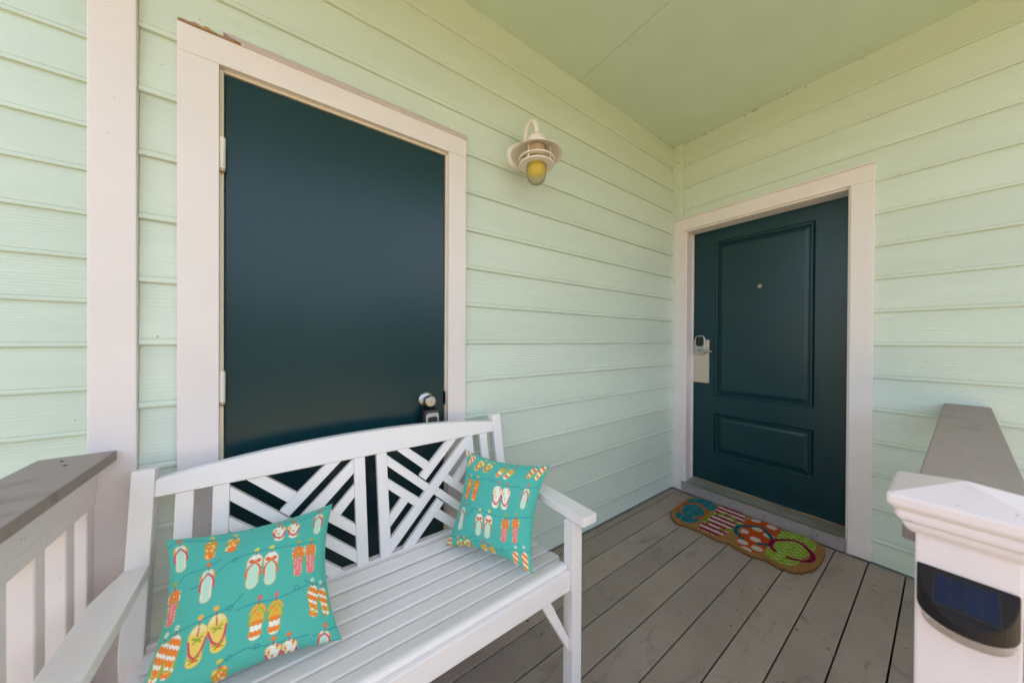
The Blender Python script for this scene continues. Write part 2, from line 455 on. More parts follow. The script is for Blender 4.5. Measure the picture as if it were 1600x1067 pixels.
# --- wall with the panelled door
BOL, BOR, BT = -0.0245, -1.0768, 2.126
BIL, BIR, BIT = -0.1009, -0.9898, 2.0386
wb = empty('house_wall', (0, -1.2, 0), 'mint green lap siding wall around the panelled door, right of the corner', 'wall')
wall_boards(wb, 'y', 0.0, -2.6, -0.085, (BIR - 0.03, BIL + 0.015, BIT), 0.010)
box('sheathing', 0.001, 0.15, -2.6, BIR - 0.02, GZ - 0.05, CZ - 0.001, 'plaster', wb, 0)
box('sheathing', 0.001, 0.15, BIL + 0.02, -0.001, GZ - 0.05, CZ - 0.001, 'plaster', wb, 0)
box('sheathing', 0.001, 0.15, BIR - 0.0198, BIL + 0.0198, BIT + 0.012, CZ - 0.001, 'plaster', wb, 0)
box('corner_trim', -0.0235, -0.0005, -0.0845, -0.0245, BT + 0.012, CZ - 0.001, 'mint', wb, 0.003, 2)

# --- recessed wall beyond the corner board
wc = empty('house_wall', (-3.8, 0.7, 0), 'pale mint lap siding wall set back beyond the white corner board', 'wall')
wall_boards(wc, 'x', 0.7, -4.65, -2.967, None, -0.3, CZ, -0.016)
box('sheathing', -4.65, -2.95, 0.701, 0.82, GZ - 0.05, CZ - 0.001, 'plaster', wc, 0)

box('sheathing', AIL - 0.0198, AIR + 0.0198, 0.001, 0.14, GZ - 0.05, -0.002, 'plaster', wa, 0)  # this block and the next are added below the doors to stop sun leaks
box('sheathing', 0.001, 0.15, BIR - 0.0198, BIL + 0.0198, GZ - 0.05, 0.018, 'plaster', wb, 0)
# ================================================================== DOOR A (flush)
da = empty('door', (-2.345, 0.0, 0.0), 'dark teal flush door with knob, behind the white bench', 'door')
def casing(parent, name, *a): return box(name, *a, 'trim', parent, 0.003, 2)
box('casing', AL, AIL, -0.028, -0.0005, 0.01, AIT + 0.0005, 'trimv', da, 0.0018, 2)
box('casing', AIR, AR, -0.028, -0.0005, 0.01, AIT + 0.0005, 'trimv', da, 0.0018, 2)
box('head_casing', AL, AR, -0.0282, -0.0005, AIT + 0.001, AT - 0.001, 'trim', da, 0.0018, 2)
# drip cap with a ragged torn end and the rotted wood it bares
bm = bmesh.new()
xs = [-2.706, -2.702, -2.697, -2.69, -2.684, -2.675, -2.665, -2.65, -2.6, -2.4, -2.2, -2.0, AR + 0.004]
lo = [0.0125, 0.010, 0.0085, 0.005, 0.004, 0.002, 0.001, 0, 0.0006, 0, 0.0008, 0, 0]
top = [bm.verts.new((x + 2.345, -0.036, AT + 0.0155)) for x in xs]; bot = [bm.verts.new((x + 2.345, -0.0365 + random.uniform(-.001, .001), AT + 0.001 + l)) for x, l in zip(xs, lo)]
tb = [bm.verts.new((x + 2.345, -0.004, AT + 0.018)) for x in xs]
for i in range(len(xs) - 1):
    bm.faces.new((top[i], top[i + 1], bot[i + 1], bot[i])); bm.faces.new((tb[i], tb[i + 1], top[i + 1], top[i]))
r = bmesh.ops.solidify(bm, geom=bm.faces[:], thickness=0.0015)
mesh_obj('drip_cap', to_mesh(bm, 'drip_cap'), 'trim', da)
box('cap_board', -2.665, AR, -0.0335, -0.0008, AT - 0.0005, AT + 0.0125, 'trim', da, 0.001)
bm = bmesh.new()
nx = 22; prev = None
for i in range(nx):
    x = AL + 0.001 + (0.15) * i / (nx - 1); t_ = i / (nx - 1)
    hh = 0.017 + random.uniform(-.004, .003); dd = 0.031 + random.uniform(-.003, .004)
    ring = [bm.verts.new((x + 2.345, -0.003, AT)), bm.verts.new((x + 2.345, -dd, AT)), bm.verts.new((x + 2.345, -dd + 0.004, AT + hh * 0.6)), bm.verts.new((x + 2.345, -0.006, AT + hh))]
    if prev:
        for q in range(4): bm.faces.new((prev[q], prev[(q + 1) % 4], ring[(q + 1) % 4], ring[q]))
    else: bm.faces.new(ring)
    prev = ring
bm.faces.new(prev[::-1])
tag(mesh_obj('wood_edge', to_mesh(bm, 'wood_edge'), 'rot', da), 'rotted bare wood at the top corner of the casing')
# jamb
LX0, LX1, LTZ = -2.7035, -1.986, 1.988
box('jamb', AIL - 0.018, AIL + 0.0085, -0.010, 0.11, 0.0, AIT, 'jamb', da, 0.001)
box('jamb', AIR - 0.0075, AIR + 0.018, -0.010, 0.11, 0.0, AIT, 'jamb', da, 0.001)
box('head_jamb', AIL + 0.009, AIR - 0.008, -0.010, 0.11, AIT - 0.0085, AIT + 0.011, 'jamb', da, 0.001)
box('door_stop', AIL + 0.009, AIR - 0.008, 0.043, 0.055, 0.0, AIT - 0.009, 'dark', da, 0)
box('leaf', LX0, LX1, -0.006, 0.041, 0.012, LTZ, 'door', da, 0.002, 2)
def hinge(parent, x, y, z):
    h = lathe('hinge', [(0.0, 0.05), (0.0072, 0.0495), (0.0075, 0.047), (0.0075, 0.0305), (0.0069, 0.030), (0.0069, 0.0295), (0.0075, 0.029), (0.0075, 0.0105), (0.0069, 0.010), (0.0069, 0.0095), (0.0075, 0.009),
        (0.0075, -0.0095), (0.0069, -0.010), (0.0069, -0.0105), (0.0075, -0.011), (0.0075, -0.0295), (0.0069, -0.03), (0.0069, -0.0305), (0.0075, -0.031), (0.0075, -0.047), (0.0065, -0.050), (0.004, -0.054), (0.0, -0.055)], (x, y, z), 'hinge', parent, 18)
    lathe('rust_tip', [(0.0, 0.0), (0.0077, 0.0005), (0.0077, 0.003), (0.0076, 0.003)][::-1] + [(0.0066, -0.003), (0.0042, -0.0075), (0.0, -0.0085)], (x, y, z - 0.0478), 'rust', h, 14)
for hz in (1.738, 1.032, 0.25): hinge(da, AIL + 0.0065, -0.018, hz)
# knob
kx, kz = -2.065, 0.925
kn = lathe('knob', [(0.0, -0.066), (0.010, -0.0665), (0.0195, -0.065), (0.0235, -0.060), (0.0255, -0.050), (0.0245, -0.040), (0.019, -0.033), (0.0125, -0.028), (0.012, -0.018), (0.020, -0.0155), (0.029, -0.013), (0.0325, -0.009), (0.033, -0.0062)], (kx, 0, kz), 'steel', da, 36, 'y')
lathe('key_cylinder', [(0.0, -0.0682), (0.0085, -0.0684), (0.0092, -0.0675), (0.0092, -0.066)], (kx, 0, kz), 'brass', kn, 24, 'y')
box('keyway', kx - 0.001, kx + 0.001, -0.0692, -0.0678, kz - 0.005, kz + 0.005, 'dark', kn, 0)
box('strike_plate', AIR - 0.0093, AIR - 0.0078, -0.018, 0.03, kz - 0.028, kz + 0.028, 'bronze', da, 0.0005)
# lock box hung on the knob
lb = empty('key_lock_box', (kx + 0.004, -0.045, 0.72), 'black and grey key lock box hanging from the knob of the flush door', 'lock box')
bz = 0.885
def frustum(name, pts_front, y0, y1, mat, parent, bevel): return prism(name, [Vector((x, y0, z)) for x, z in pts_front], Vector((0, y1 - y0, 0)), mat, parent, bevel, 2)
cx = kx + 0.005
body = frustum('body', [(cx - 0.036, bz - 0.125), (cx + 0.036, bz - 0.125), (cx + 0.039, bz - 0.03), (cx + 0.032, bz + 0.004), (cx - 0.032, bz + 0.004), (cx - 0.039, bz - 0.03)], -0.064, -0.016, 'blackplastic', lb, 0.006)
frustum('face_plate', [(cx - 0.029, bz - 0.118), (cx + 0.029, bz - 0.118), (cx + 0.027, bz - 0.012), (cx + 0.020, bz - 0.006), (cx - 0.020, bz - 0.006), (cx - 0.027, bz - 0.012)], -0.070, -0.0635, 'greyplastic', lb, 0.0025)
frustum('label_window', [(cx - 0.02, bz - 0.043), (cx + 0.02, bz - 0.043), (cx + 0.020, bz - 0.025), (cx + 0.012, bz - 0.021), (cx - 0.012, bz - 0.021), (cx - 0.020, bz - 0.025)], -0.0718, -0.0695, 'blackplastic', lb, 0.0008)
tube('shackle', [(cx - 0.02, -0.03, bz), (cx - 0.02, -0.03, bz + 0.03), (cx - 0.017, -0.03, bz + 0.052), (cx - 0.004, -0.030, bz + 0.059), (cx + 0.01, -0.03, bz + 0.052), (cx + 0.017, -0.03, bz + 0.03), (cx + 0.02, -0.03, bz)], 0.0045, 'blackplastic', lb, 10)

# ================================================================== DOOR B (panelled)
db = empty('door', (0.0, -0.545, 0.0), 'dark teal two-panel door with keypad lock and peephole, behind the mat', 'door')
LXB = 0.092
box('casing', -0.028, -0.0005, BIL, BOL, 0.012, BIT - 0.0005, 'trimv', db, 0.0025, 2)
box('casing', -0.028, -0.0005, BOR, BIR, 0.012, BIT - 0.0005, 'trimv', db, 0.0025, 2)
box('head_casing', -0.0281, -0.0005, BOR, BOL, BIT, BT - 0.0005, 'trim', db, 0.0025, 2)
box('drip_cap', -0.036, -0.0008, BOR - 0.003, BOL, BT, BT + 0.009, 'trim', db, 0.002, 2)
box('jamb', -0.012, 0.13, BIL - 0.012, BIL + 0.018, 0.0, BIT, 'trimv', db, 0.001)
box('jamb', -0.012, 0.13, BIR - 0.018, BIR + 0.010, 0.0, BIT, 'trimv', db, 0.001)
box('door_stop', 0.070, 0.0895, BIL - 0.022, BIL - 0.0125, 0.09, BIT - 0.013, 'trimv', db, 0.0015)
box('head_jamb', -0.012, 0.13, BIR + 0.0105, BIL - 0.0125, BIT - 0.011, BIT + 0.011, 'trim', db, 0.001)
BY0, BY1, BZ0, BZ1 = BIR + 0.0125, BIL - 0.0145, 0.104, 2.0225
panels = [(-0.829, -0.272, 0.768, 1.927), (-0.829, -0.274, 0.331, 0.634)]
# leaf face with two openings
bm = bmesh.new()
off = Vector((0, -0.545, 0))
def P(x, y, z): return bm.verts.new(Vector((x, y, z)) - off)
yl = [BY0, panels[0][0], panels[0][1], BY1]; zl = [BZ0, panels[1][2], panels[1][3], panels[0][2], panels[0][3], BZ1]
gv = {(i, j): P(LXB, y, z) for i, y in enumerate(yl) for j, z in enumerate(zl)}
for i in range(3):
    for j in range(5):
        if i == 1 and j in (1, 3): continue
        bm.faces.new((gv[i, j], gv[i, j + 1], gv[i + 1, j + 1], gv[i + 1, j]))
bk = {(a, b): P(LXB + 0.044, yl[a], zl[b]) for a in (0, 3) for b in (0, 5)}
bm.faces.new((bk[0, 0], bk[3, 0], bk[3, 5], bk[0, 5]))
bm.faces.new([gv[0, j] for j in range(6)] + [bk[0, 5], bk[0, 0]]); bm.faces.new([gv[3, j] for j in range(5, -1, -1)] + [bk[3, 0], bk[3, 5]])
bm.faces.new([gv[i, 5] for i in range(4)] + [bk[3, 5], bk[0, 5]]); bm.faces.new([gv[i, 0] for i in range(3, -1, -1)] + [bk[0, 0], bk[3, 0]])
leaf = mesh_obj('leaf', to_mesh(bm, 'leaf'), 'door', db)
for (a, b, c, d) in panels:
    bm = bmesh.new(); rings = []
    for ins, dep in ((0.0, 0.0), (0.003, 0.0065), (0.0065, 0.0075), (0.0085, 0.003), (0.012, -0.0028), (0.019, -0.0028), (0.023, 0.004), (0.026, 0.0095), (0.029, 0.0095), (0.034, 0.0065), (0.050, 0.0012), (0.052, 0.0012)):
        rings.append([bm.verts.new(Vector((LXB + dep, y, z)) - off) for y, z in ((a + ins, c + ins), (b - ins, c + ins), (b - ins, d - ins), (a + ins, d - ins))])
    for r0, r1 in zip(rings, rings[1:]):
        for q in range(4): bm.faces.new((r0[q], r0[(q + 1) % 4], r1[(q + 1) % 4], r1[q]))
    bm.faces.new(rings[-1])
    mesh_obj('panel', to_mesh(bm, 'panel'), 'door', db)
ph = lathe('peephole', [(0.0, -0.003), (0.005, -0.0028), (0.0062, -0.0015), (0.0062, -0.004), (0.0105, -0.004), (0.0118, -0.002), (0.012, 0.0)], (LXB, -0.549, 1.559), 'brass', db, 24, 'x')
lathe('lens', [(0.0, -0.0052), (0.0035, -0.0045), (0.0052, -0.003)], (LXB, -0.549, 1.559), 'blackplastic', ph, 16, 'x')
# lock: plate, keypad, lever
pl = box('lock_plate', LXB - 0.0028, LXB - 0.0003, -0.2345, -0.118, 0.857, 1.190, 'brass', db, 0.0008)
for yy in (-0.2265, -0.128):
    for zz in (0.868, 1.179):
        lathe('screw', [(0.0, -0.0042), (0.003, -0.004), (0.0036, -0.0025)], (LXB, yy, zz), 'steel', pl, 10, 'x')
def rrect(w, h, r, n=6):
    out = []
    for cx_, cy_, a0 in ((w - r, h - r, 0), (-w + r, h - r, 90), (-w + r, -h + r, 180), (w - r, -h + r, 270)):
        for q in range(n + 1):
            a = math.radians(a0 + 90 * q / n); out.append((cx_ + r * math.cos(a), cy_ + r * math.sin(a)))
    return out
def xplate(name, w, h, r, cy, cz_, x0, x1, mat, parent, bev=0.001):
    return prism(name, [Vector((x0, cy + a, cz_ + b)) for a, b in rrect(w, h, r)], Vector((x1 - x0, 0, 0)), mat, parent, bev, 2)
kp = xplate('keypad_lock', 0.037, 0.076, 0.030, -0.178, 1.148, LXB - 0.030, LXB - 0.003, 'steel', db, 0.004)
xplate('keypad_screen', 0.028, 0.040, 0.022, -0.178, 1.178, LXB - 0.0325, LXB - 0.0298, 'blackplastic', kp, 0.001)
lathe('indicator', [(0.0, -0.0335), (0.0035, -0.033), (0.004, -0.032)], (LXB, -0.178, 1.206), 'greyplastic', kp, 12, 'x')
tube('lever_handle', [(LXB - 0.028, -0.178, 1.108), (LXB - 0.050, -0.178, 1.108), (LXB - 0.056, -0.186, 1.107), (LXB - 0.056, -0.215, 1.106), (LXB - 0.052, -0.255, 1.102), (LXB - 0.047, -0.272, 1.100)], [0.011, 0.010, 0.009, 0.008, 0.0075, 0.006], 'steel', kp, 12)
# threshold
box('kick_board', -0.032, -0.012, BIR + 0.0102, BIL + 0.012, 0.010, 0.083, 'kick', db, 0.0015)
for yy in (-0.13, -0.36, -0.62, -0.87):
    lathe('screw', [(0.0, -0.0328), (0.004, -0.0326), (0.0042, -0.0318)], (0.0, yy, 0.05), 'dark', db, 8, 'x')
prism('sill', [Vector((-0.020, BIR + 0.0105, 0.0835)), Vector((0.13, BIR + 0.0105, 0.109)), Vector((0.13, BIR + 0.0105, 0.02)), Vector((-0.0118, BIR + 0.0105, 0.02)), Vector((-0.0118, BIR + 0.0105, 0.0832))], Vector((0, (BIL - 0.0125) - (BIR + 0.0105), 0)), 'sill', db, 0.001)
box('sill_edge', -0.0335, -0.020, BIR + 0.0105, BIL + 0.012, 0.0835, 0.0875, 'steel', db, 0.0008)
box('weather_strip', LXB - 0.004, LXB + 0.03, BIR + 0.012, BIL - 0.0142, 0.1025, 0.1065, 'rot', db, 0)

# ================================================================== WALL LAMP
LXp, LYp = -1.578, -0.150
lamp = empty('wall_lamp', (-1.59, 0, 2.1), 'cream gooseneck wall lamp with flared shade, guard rings and yellow bulb', 'lamp')
lathe('wall_plate', [(0.0, -0.046), (0.020, -0.0455), (0.045, -0.042), (0.058, -0.034), (0.064, -0.024), (0.066, -0.012)], (-1.592, 0, 2.108), 'lamp', lamp, 40, 'y')
arm = [(-1.588, -0.040, 2.115), (-1.587, -0.062, 2.122), (-1.586, -0.070, 2.140), (-1.585, -0.071, 2.165), (-1.584, -0.074, 2.195)]
for q in range(1, 10):
    a = math.pi * (1 - q / 9); arm.append((-1.583 + 0.0005 * q, -0.112 - 0.038 * -math.cos(a) * -1 if False else -0.112 + 0.038 * -math.cos(a), 2.195 + 0.042 * math.sin(a)))
# the arc runs from y=-0.074 (wall side) to y=-0.150 (lamp axis)
arm = arm[:5] + [(-1.583, -0.112 + 0.038 * math.cos(math.pi * q / 10), 2.195 + 0.044 * math.sin(math.pi * q / 10)) for q in range(1, 10)] + [(LXp, -0.150, 2.195), (LXp, LYp, 2.150)]
tube('arm', arm, 0.0105, 'lamp', lamp, 14)
lathe('cap', [(0.0, 2.163), (0.014, 2.1625), (0.020, 2.158), (0.034, 2.152), (0.044, 2.140), (0.0475, 2.122), (0.048, 2.100), (0.046, 2.100), (0.0455, 2.122), (0.030, 2.148), (0.0, 2.155)], (LXp, LYp, 0), 'lamp', lamp, 40)
lathe('shade', [(0.047, 2.1045), (0.060, 2.100), (0.085, 2.086), (0.108, 2.072), (0.122, 2.0645), (0.1245, 2.0645), (0.1245, 2.0625), (0.1215, 2.0622), (0.107, 2.0695), (0.084, 2.0835), (0.059, 2.0975), (0.046, 2.102)], (LXp, LYp, 0), 'lamp', lamp, 56)
lathe('socket', [(0.0, 2.10), (0.041, 2.10), (0.041, 2.062), (0.050, 2.060), (0.050, 2.046), (0.040, 2.045), (0.0, 2.045)], (LXp, LYp, 0), 'jamb', lamp, 36)
for zz, rr_ in ((2.040, 0.082), (2.014, 0.080)):
    torus('guard_ring', rr_, 0.0042, (LXp, LYp, zz), 'lamp', lamp)
    lathe('ring_flange', [(0.0475, zz + 0.001), (rr_ - 0.002, zz + 0.001), (rr_ - 0.002, zz - 0.0012), (0.0475, zz - 0.0012)], (LXp, LYp, 0), 'lamp', lamp, 40) if zz < 2.03 else None
for q in range(4):
    a = math.radians(20 + 90 * q); cx_, cy_ = LXp + 0.074 * math.cos(a), LYp + 0.074 * math.sin(a)
    tube('guard_rod', [(cx_, cy_, 2.088), (cx_, cy_, 2.013)], 0.0038, 'lamp', lamp, 8)
lathe('glass_globe', [(0.046, 2.046), (0.0475, 2.020), (0.0475, 1.985), (0.0455, 1.962), (0.038, 1.942), (0.024, 1.930), (0.0, 1.926), (0.0, 1.929), (0.0225, 1.933), (0.0355, 1.944), (0.0425, 1.963), (0.0445, 1.985), (0.0445, 2.020), (0.043, 2.046)], (LXp, LYp, 0), 'glass', lamp, 40)
lathe('bulb', [(0.0, 2.046), (0.016, 2.045), (0.020, 2.032), (0.033, 2.015), (0.037, 1.998), (0.033, 1.981), (0.020, 1.969), (0.0, 1.965)], (LXp, LYp, 0), 'bulb', lamp, 28)

# ================================================================== BENCH
BX = -2.3105
bench = empty('garden_bench', (BX, -0.38, 0), 'white wooden slatted bench with lattice back panels in front of the flush door', 'bench')
def yb_(z): return -0.105 + 0.2 * (z - 0.84)
def back_prism(name, pts, th, parent, off=0.0, bev=0.0012): return prism(name, [Vector((x, yb_(z) + off, z)) for x, z in pts], Vector((0, th, 0)), 'bench', parent, bev, 1)
for s in (-1, 1):
    xi, xo = BX + s * 0.5165, BX + s * 0.5585
    x0, x1 = min(xi, xo), max(xi, xo)
    prof = [(-0.107, 0.842), (-0.150, 0.62), (-0.190, 0.43), (-0.168, 0.20), (-0.140, 0.0), (-0.098, 0.0), (-0.122, 0.20), (-0.146, 0.43), (-0.106, 0.62), (-0.064, 0.836)]
    prism('rear_leg', [Vector((x0, y, z)) for y, z in prof], Vector((x1 - x0, 0, 0)), 'bench', bench, 0.003, 2)
    fx0, fx1 = (-1.807, -1.765) if s > 0 else (2 * BX + 1.765, 2 * BX + 1.807)
    box('front_leg', fx0, fx1, -0.612, -0.570, 0.0, 0.5905, 'bench', bench, 0.003, 2)
    # armrest
    def mx(x): return x if s > 0 else 2 * BX - x
    arm_pts = [(-1.795, -0.152), (-1.753, -0.150), (-1.7315, -0.250), (-1.731, -0.640), (-1.735, -0.646), (-1.792, -0.646), (-1.796, -0.641), (-1.797, -0.36)]
    prism('armrest', [Vector((mx(x), y, 0.592)) for x, y in arm_pts], Vector((0, 0, 0.028)), 'bench', bench, 0.004, 2)
    box('side_rail', *sorted((mx(-1.800), mx(-1.772))), -0.5695, -0.186, 0.345, 0.400, 'bench', bench, 0.002)
    pts = [(-1.926, 0.3745), (-1.890, 0.3745), (-1.8075, 0.215), (-1.8075, 0.172)]
    prism('brace', [Vector((mx(x), -0.598, z)) for x, z in pts], Vector((0, 0.022, 0)), 'bench', bench, 0.0015)
# curved top rail
bot = [(-2.8265 + 1.032 * q / 8, 0.7715) for q in range(9)]
topr = [(-1.7945 - 1.032 * q / 24, 0.853 - 0.040 * abs((q - 12) / 12) ** 2.2) for q in range(25)]
back_prism('top_rail', bot + topr, 0.030, bench, -0.003, 0.003)
for xa in (-2.789, -1.8645): back_prism('back_slat', [(xa, 0.440), (xa + 0.0355, 0.440), (xa + 0.0355, 0.771), (xa, 0.771)], 0.019, bench, 0.002)
for xa in (-2.716, -2.3615, -2.2885, -1.9355): back_prism('stile', [(xa, 0.437), (xa + 0.035, 0.437), (xa + 0.035, 0.771), (xa, 0.771)], 0.021, bench, 0.001)
box('rear_rail', -2.8265, -1.7945, yb_(0.42) + 0.006, yb_(0.42) + 0.034, 0.385, 0.4368, 'bench', bench, 0.002)
W, Hh = 0.3185, 0.333
bars = [[(0, 0), (0.3185, 0.287), (0.3185, 0.333), (0, 0.046)],            # long diagonal
        [(0, 0.323), (0.1532, 0.1848), (0.1326, 0.1664), (0, 0.286)],
        [(0.035, 0.333), (0.078, 0.333), (0.158, 0.265), (0.1345, 0.2435)],
        [(0.236, 0.333), (0.281, 0.333), (0.1375, 0.2045), (0.1145, 0.2255)],
        [(0, 0.243), (0.1115, 0.1470), (0.0890, 0.1268), (0, 0.207)],
        [(0, 0.122), (0.0445, 0.1665), (0.0665, 0.1470), (0, 0.083)]]
for px in (-2.6805, -2.2530):
    allb = list(bars) + [[(W - u, Hh - v) for u, v in b] for b in bars[1:]]
    for b in allb:
        jit = random.uniform(0, 0.0004)
        back_prism('lattice_bar', [(px + u, 0.4375 + v) for u, v in b], 0.016, bench, 0.003 + jit, 0.0009)
# seat: dished contour
zprof = [(-0.19, 0.430), (-0.2475, 0.420), (-0.305, 0.416), (-0.3625, 0.418), (-0.42, 0.4225), (-0.4775, 0.430), (-0.535, 0.441), (-0.5925, 0.458)]
for i in range(7):
    (ya, za), (yc, zc) = zprof[i], zprof[i + 1]
    d = Vector((0, yc - ya, zc - za)); L = d.length; d.normalize(); nrm = Vector((0, -d.z, d.y)) * -1
    if nrm.z < 0: nrm = -nrm
    c0 = Vector((0, ya, za)) + d * 0.0045; w = L - 0.009
    r_ = 0.004
    xa, xb = (-2.824, -1.788) if i < 6 else (-2.811, -1.810)
    if i == 0: xa, xb = -2.824, -1.797
    sec = [(0, -0.016), (0, -r_), (0.0012, -0.0012), (r_, 0), (w - r_, 0), (w - 0.0012, -0.0012), (w, -r_), (w, -0.016)]
    if i == 6: sec = [(0, -0.016), (0, -r_), (0.0012, -0.0012), (r_, 0), (w - 0.014, 0), (w - 0.006, -0.002), (w - 0.001, -0.007), (w, -0.014), (w - 0.002, -0.018), (w - 0.008, -0.019)]
    prism('seat_slat', [Vector((xa, 0, 0)) + c0 + d * s_ + nrm * h_ for s_, h_ in sec], Vector((xb - xa, 0, 0)), 'bench', bench, 0.0008)
box('front_apron', -2.8135, -1.8075, -0.603, -0.581, 0.375, 0.4375, 'bench', bench, 0.004, 2)

# ================================================================== RAILINGS
lr = empty('porch_railing', (-2.98, -0.7, 0), 'white baluster railing with grey cap, left of the bench', 'railing')
CAPZ = 0.886
box('rail_cap', -3.036, -2.912, -1.37, -0.030, CAPZ - 0.026, CAPZ, 'cap', lr, 0.003, 2)
box('top_rail', -3.006, -2.945, -1.37, -0.0305, 0.787, 0.8597, 'rail', lr, 0.0025, 2)
box('rail_cleat', -2.998, -2.9475, -1.37, -0.0305, 0.752, 0.7858, 'rail', lr, 0.002)
box('bottom_rail', -2.998, -2.9475, -1.37, -0.0305, 0.08, 0.13, 'rail', lr, 0.002)
for i in range(12):
    y = -0.012 - 0.1115 * i
    if i == 0: box('baluster', -2.987, -2.9505, -0.066, -0.0305, 0.131, 0.7515, 'rail', lr, 0.002); continue
    box('baluster', -2.987, -2.9505, y - 0.035, y, 0.131, 0.7515, 'rail', lr, 0.002)
for (x, y) in ((-2.965, -0.12), (-2.985, -0.075)):
    lathe('cap_screw', [(0, 0.0012), (0.003, 0.001), (0.0036, 0.0)], (x, y, CAPZ), 'dark', lr, 10)
ln = empty('newel_post', (-2.975, -1.415, 0), 'white newel post at the near end of the left railing', 'post')
def newel(o, x0, x1, y0, y1, ztop):
    box('post', x0, x1, y0, y1, 0.0, ztop, 'newel', o, 0.003, 2)
    cx_, cy_ = (x0 + x1) / 2, (y0 + y1) / 2; hw = (x1 - x0) / 2
    bm = bmesh.new(); rings = []
    for d, z in ((0.0006, ztop - 0.022), (0.006, ztop - 0.024), (0.010, ztop - 0.018), (0.012, ztop - 0.010), (0.0165, ztop - 0.006), (0.018, ztop - 0.001), (0.018, ztop + 0.006), (0.0205, ztop + 0.010), (0.0235, ztop + 0.012), (0.0255, ztop + 0.016), (0.0258, ztop + 0.026), (0.0245, ztop + 0.0295), (0.022, ztop + 0.031)):
        h = hw + d; rings.append([bm.verts.new((sx * h, sy * h, z)) for sx, sy in ((-1, -1), (1, -1), (1, 1), (-1, 1))])
    for a, b in zip(rings, rings[1:]):
        for q in range(4): bm.faces.new((a[q], a[(q + 1) % 4], b[(q + 1) % 4], b[q]))
    ap = bm.verts.new((0, 0, ztop + 0.054))
    for q in range(4): bm.faces.new((rings[-1][q], rings[-1][(q + 1) % 4], ap))
    bm.faces.new(rings[0][::-1])
    corner = [e for e in bm.edges if abs(e.verts[0].co.x) > 1e-4 and abs(e.verts[1].co.x) > 1e-4 and e.verts[0].co.x * e.verts[1].co.x > 0 and e.verts[0].co.y * e.verts[1].co.y > 0]
    bmesh.ops.bevel(bm, geom=corner, offset=0.0025, segments=2, affect='EDGES', clamp_overlap=True)
    mesh_obj('post_cap', to_mesh(bm, 'post_cap'), 'newel', o, Vector((cx_, cy_, 0)) - o.location)
newel(ln, -3.02, -2.935, -1.46, -1.3715, 0.925)

rn = empty('newel_post', (-1.762, -1.3275, 0), 'white capped newel post in the right foreground, carrying the solar light', 'post')
NX0, NX1, NY0, NY1 = -1.805, -1.720, -1.370, -1.285
newel(rn, NX0, NX1, NY0, NY1, 0.927)
rr = empty('porch_railing', (-0.85, -1.35, 0), 'railing with grey-brown cap running from the siding to the right newel post', 'railing')
prism('rail_cap', [Vector((-0.018, -1.301, CAPZ - 0.020)), Vector((-0.018, -1.425, CAPZ - 0.020)), Vector((-1.7185, -1.402, CAPZ - 0.020)), Vector((-1.7185, -1.3705, CAPZ - 0.020)), Vector((-1.7185, -1.2845, CAPZ - 0.020)), Vector((-1.755, -1.2845, CAPZ - 0.020)), Vector((-1.755, -1.272, CAPZ - 0.020)), Vector((-1.750, -1.270, CAPZ - 0.020))], Vector((0, 0, 0.026)), 'cap', rr, 0.002)
box('top_rail', -1.7195, -0.018, -1.365, -1.325, 0.79, 0.8655, 'rail', rr, 0.002)
box('bottom_rail', -1.7195, -0.018, -1.365, -1.325, 0.08, 0.13, 'rail', rr, 0.002)
for i in range(14):
    x = -0.12 - 0.1125 * i
    box('baluster', x - 0.035, x, -1.3625, -1.3275, 0.131, 0.7895, 'rail', rr, 0.002)

# solar light on the newel
sl = empty('solar_light', (NX0, -1.327, 0.82), 'dark bronze half-round solar light on the front of the foreground newel post', 'light')
cyS, hwS, prS = -1.3275, 0.0405, 0.046
ang = [math.pi * q / 24 for q in range(25)]
def dplan(k, t): return NX0 - 0.0008 - prS * k * math.sin(t), cyS + hwS * k * math.cos(t)
def ztop_(x): return 0.861 - 1.0 * (NX0 - x)
bm = bmesh.new()
o0 = Vector(sl.location)
rT = []; rB = []; rT2 = []
for t in ang:
    x, y = dplan(1, t); rT.append(bm.verts.new(Vector((x, y, ztop_(x))) - o0))
    rB.append(bm.verts.new(Vector((x, y, 0.806 - 0.004 * math.sin(t))) - o0))
bm.faces.new(rT); bm.faces.new(rB[::-1])
for q in range(24): bm.faces.new((rT[q], rT[q + 1], rB[q + 1], rB[q]))
bm.faces.new((rT[0], rB[0], rB[-1], rT[-1]))
bmesh.ops.recalc_face_normals(bm, faces=bm.faces[:])
bevel_bm(bm, 0.0014, 2)
hs_ = mesh_obj('housing', to_mesh(bm, 'housing'), 'bronze', sl)
def slant(name, y0, y1, d0, d1, lift, th, mat, parent):
    pts = []
    for y, d in ((y0, d0), (y1, d0), (y1, d1), (y0, d1)):
        x = NX0 - d; pts.append(Vector((x, y, ztop_(x) + lift)))
    return prism(name, pts, Vector((-0.707, 0, 0.707)) * th, mat, parent, 0)
slant('panel_frame', cyS - 0.0265, cyS + 0.0265, 0.0055, 0.0365, 0.0002, 0.0006, 'blackplastic', sl)
sp_ = slant('solar_panel', cyS - 0.0245, cyS + 0.0245, 0.0075, 0.0345, 0.0014, 0.0003, 'cell', sl)
for q in range(1, 4):
    yy = cyS - 0.0245 + 0.049 * q / 4
    slant('cell_line', yy - 0.0005, yy + 0.0005, 0.0075, 0.0345, 0.0020, 0.0001, 'blackplastic', sp_)
bm = bmesh.new(); rT = []; rB = []
for t in ang:
    x, y = dplan(0.94, t); rT.append(bm.verts.new(Vector((x, y, 0.8015)) - o0)); x, y = dplan(0.90, t); rB.append(bm.verts.new(Vector((x, y, 0.789)) - o0))
bm.faces.new(rT); bm.faces.new(rB[::-1])
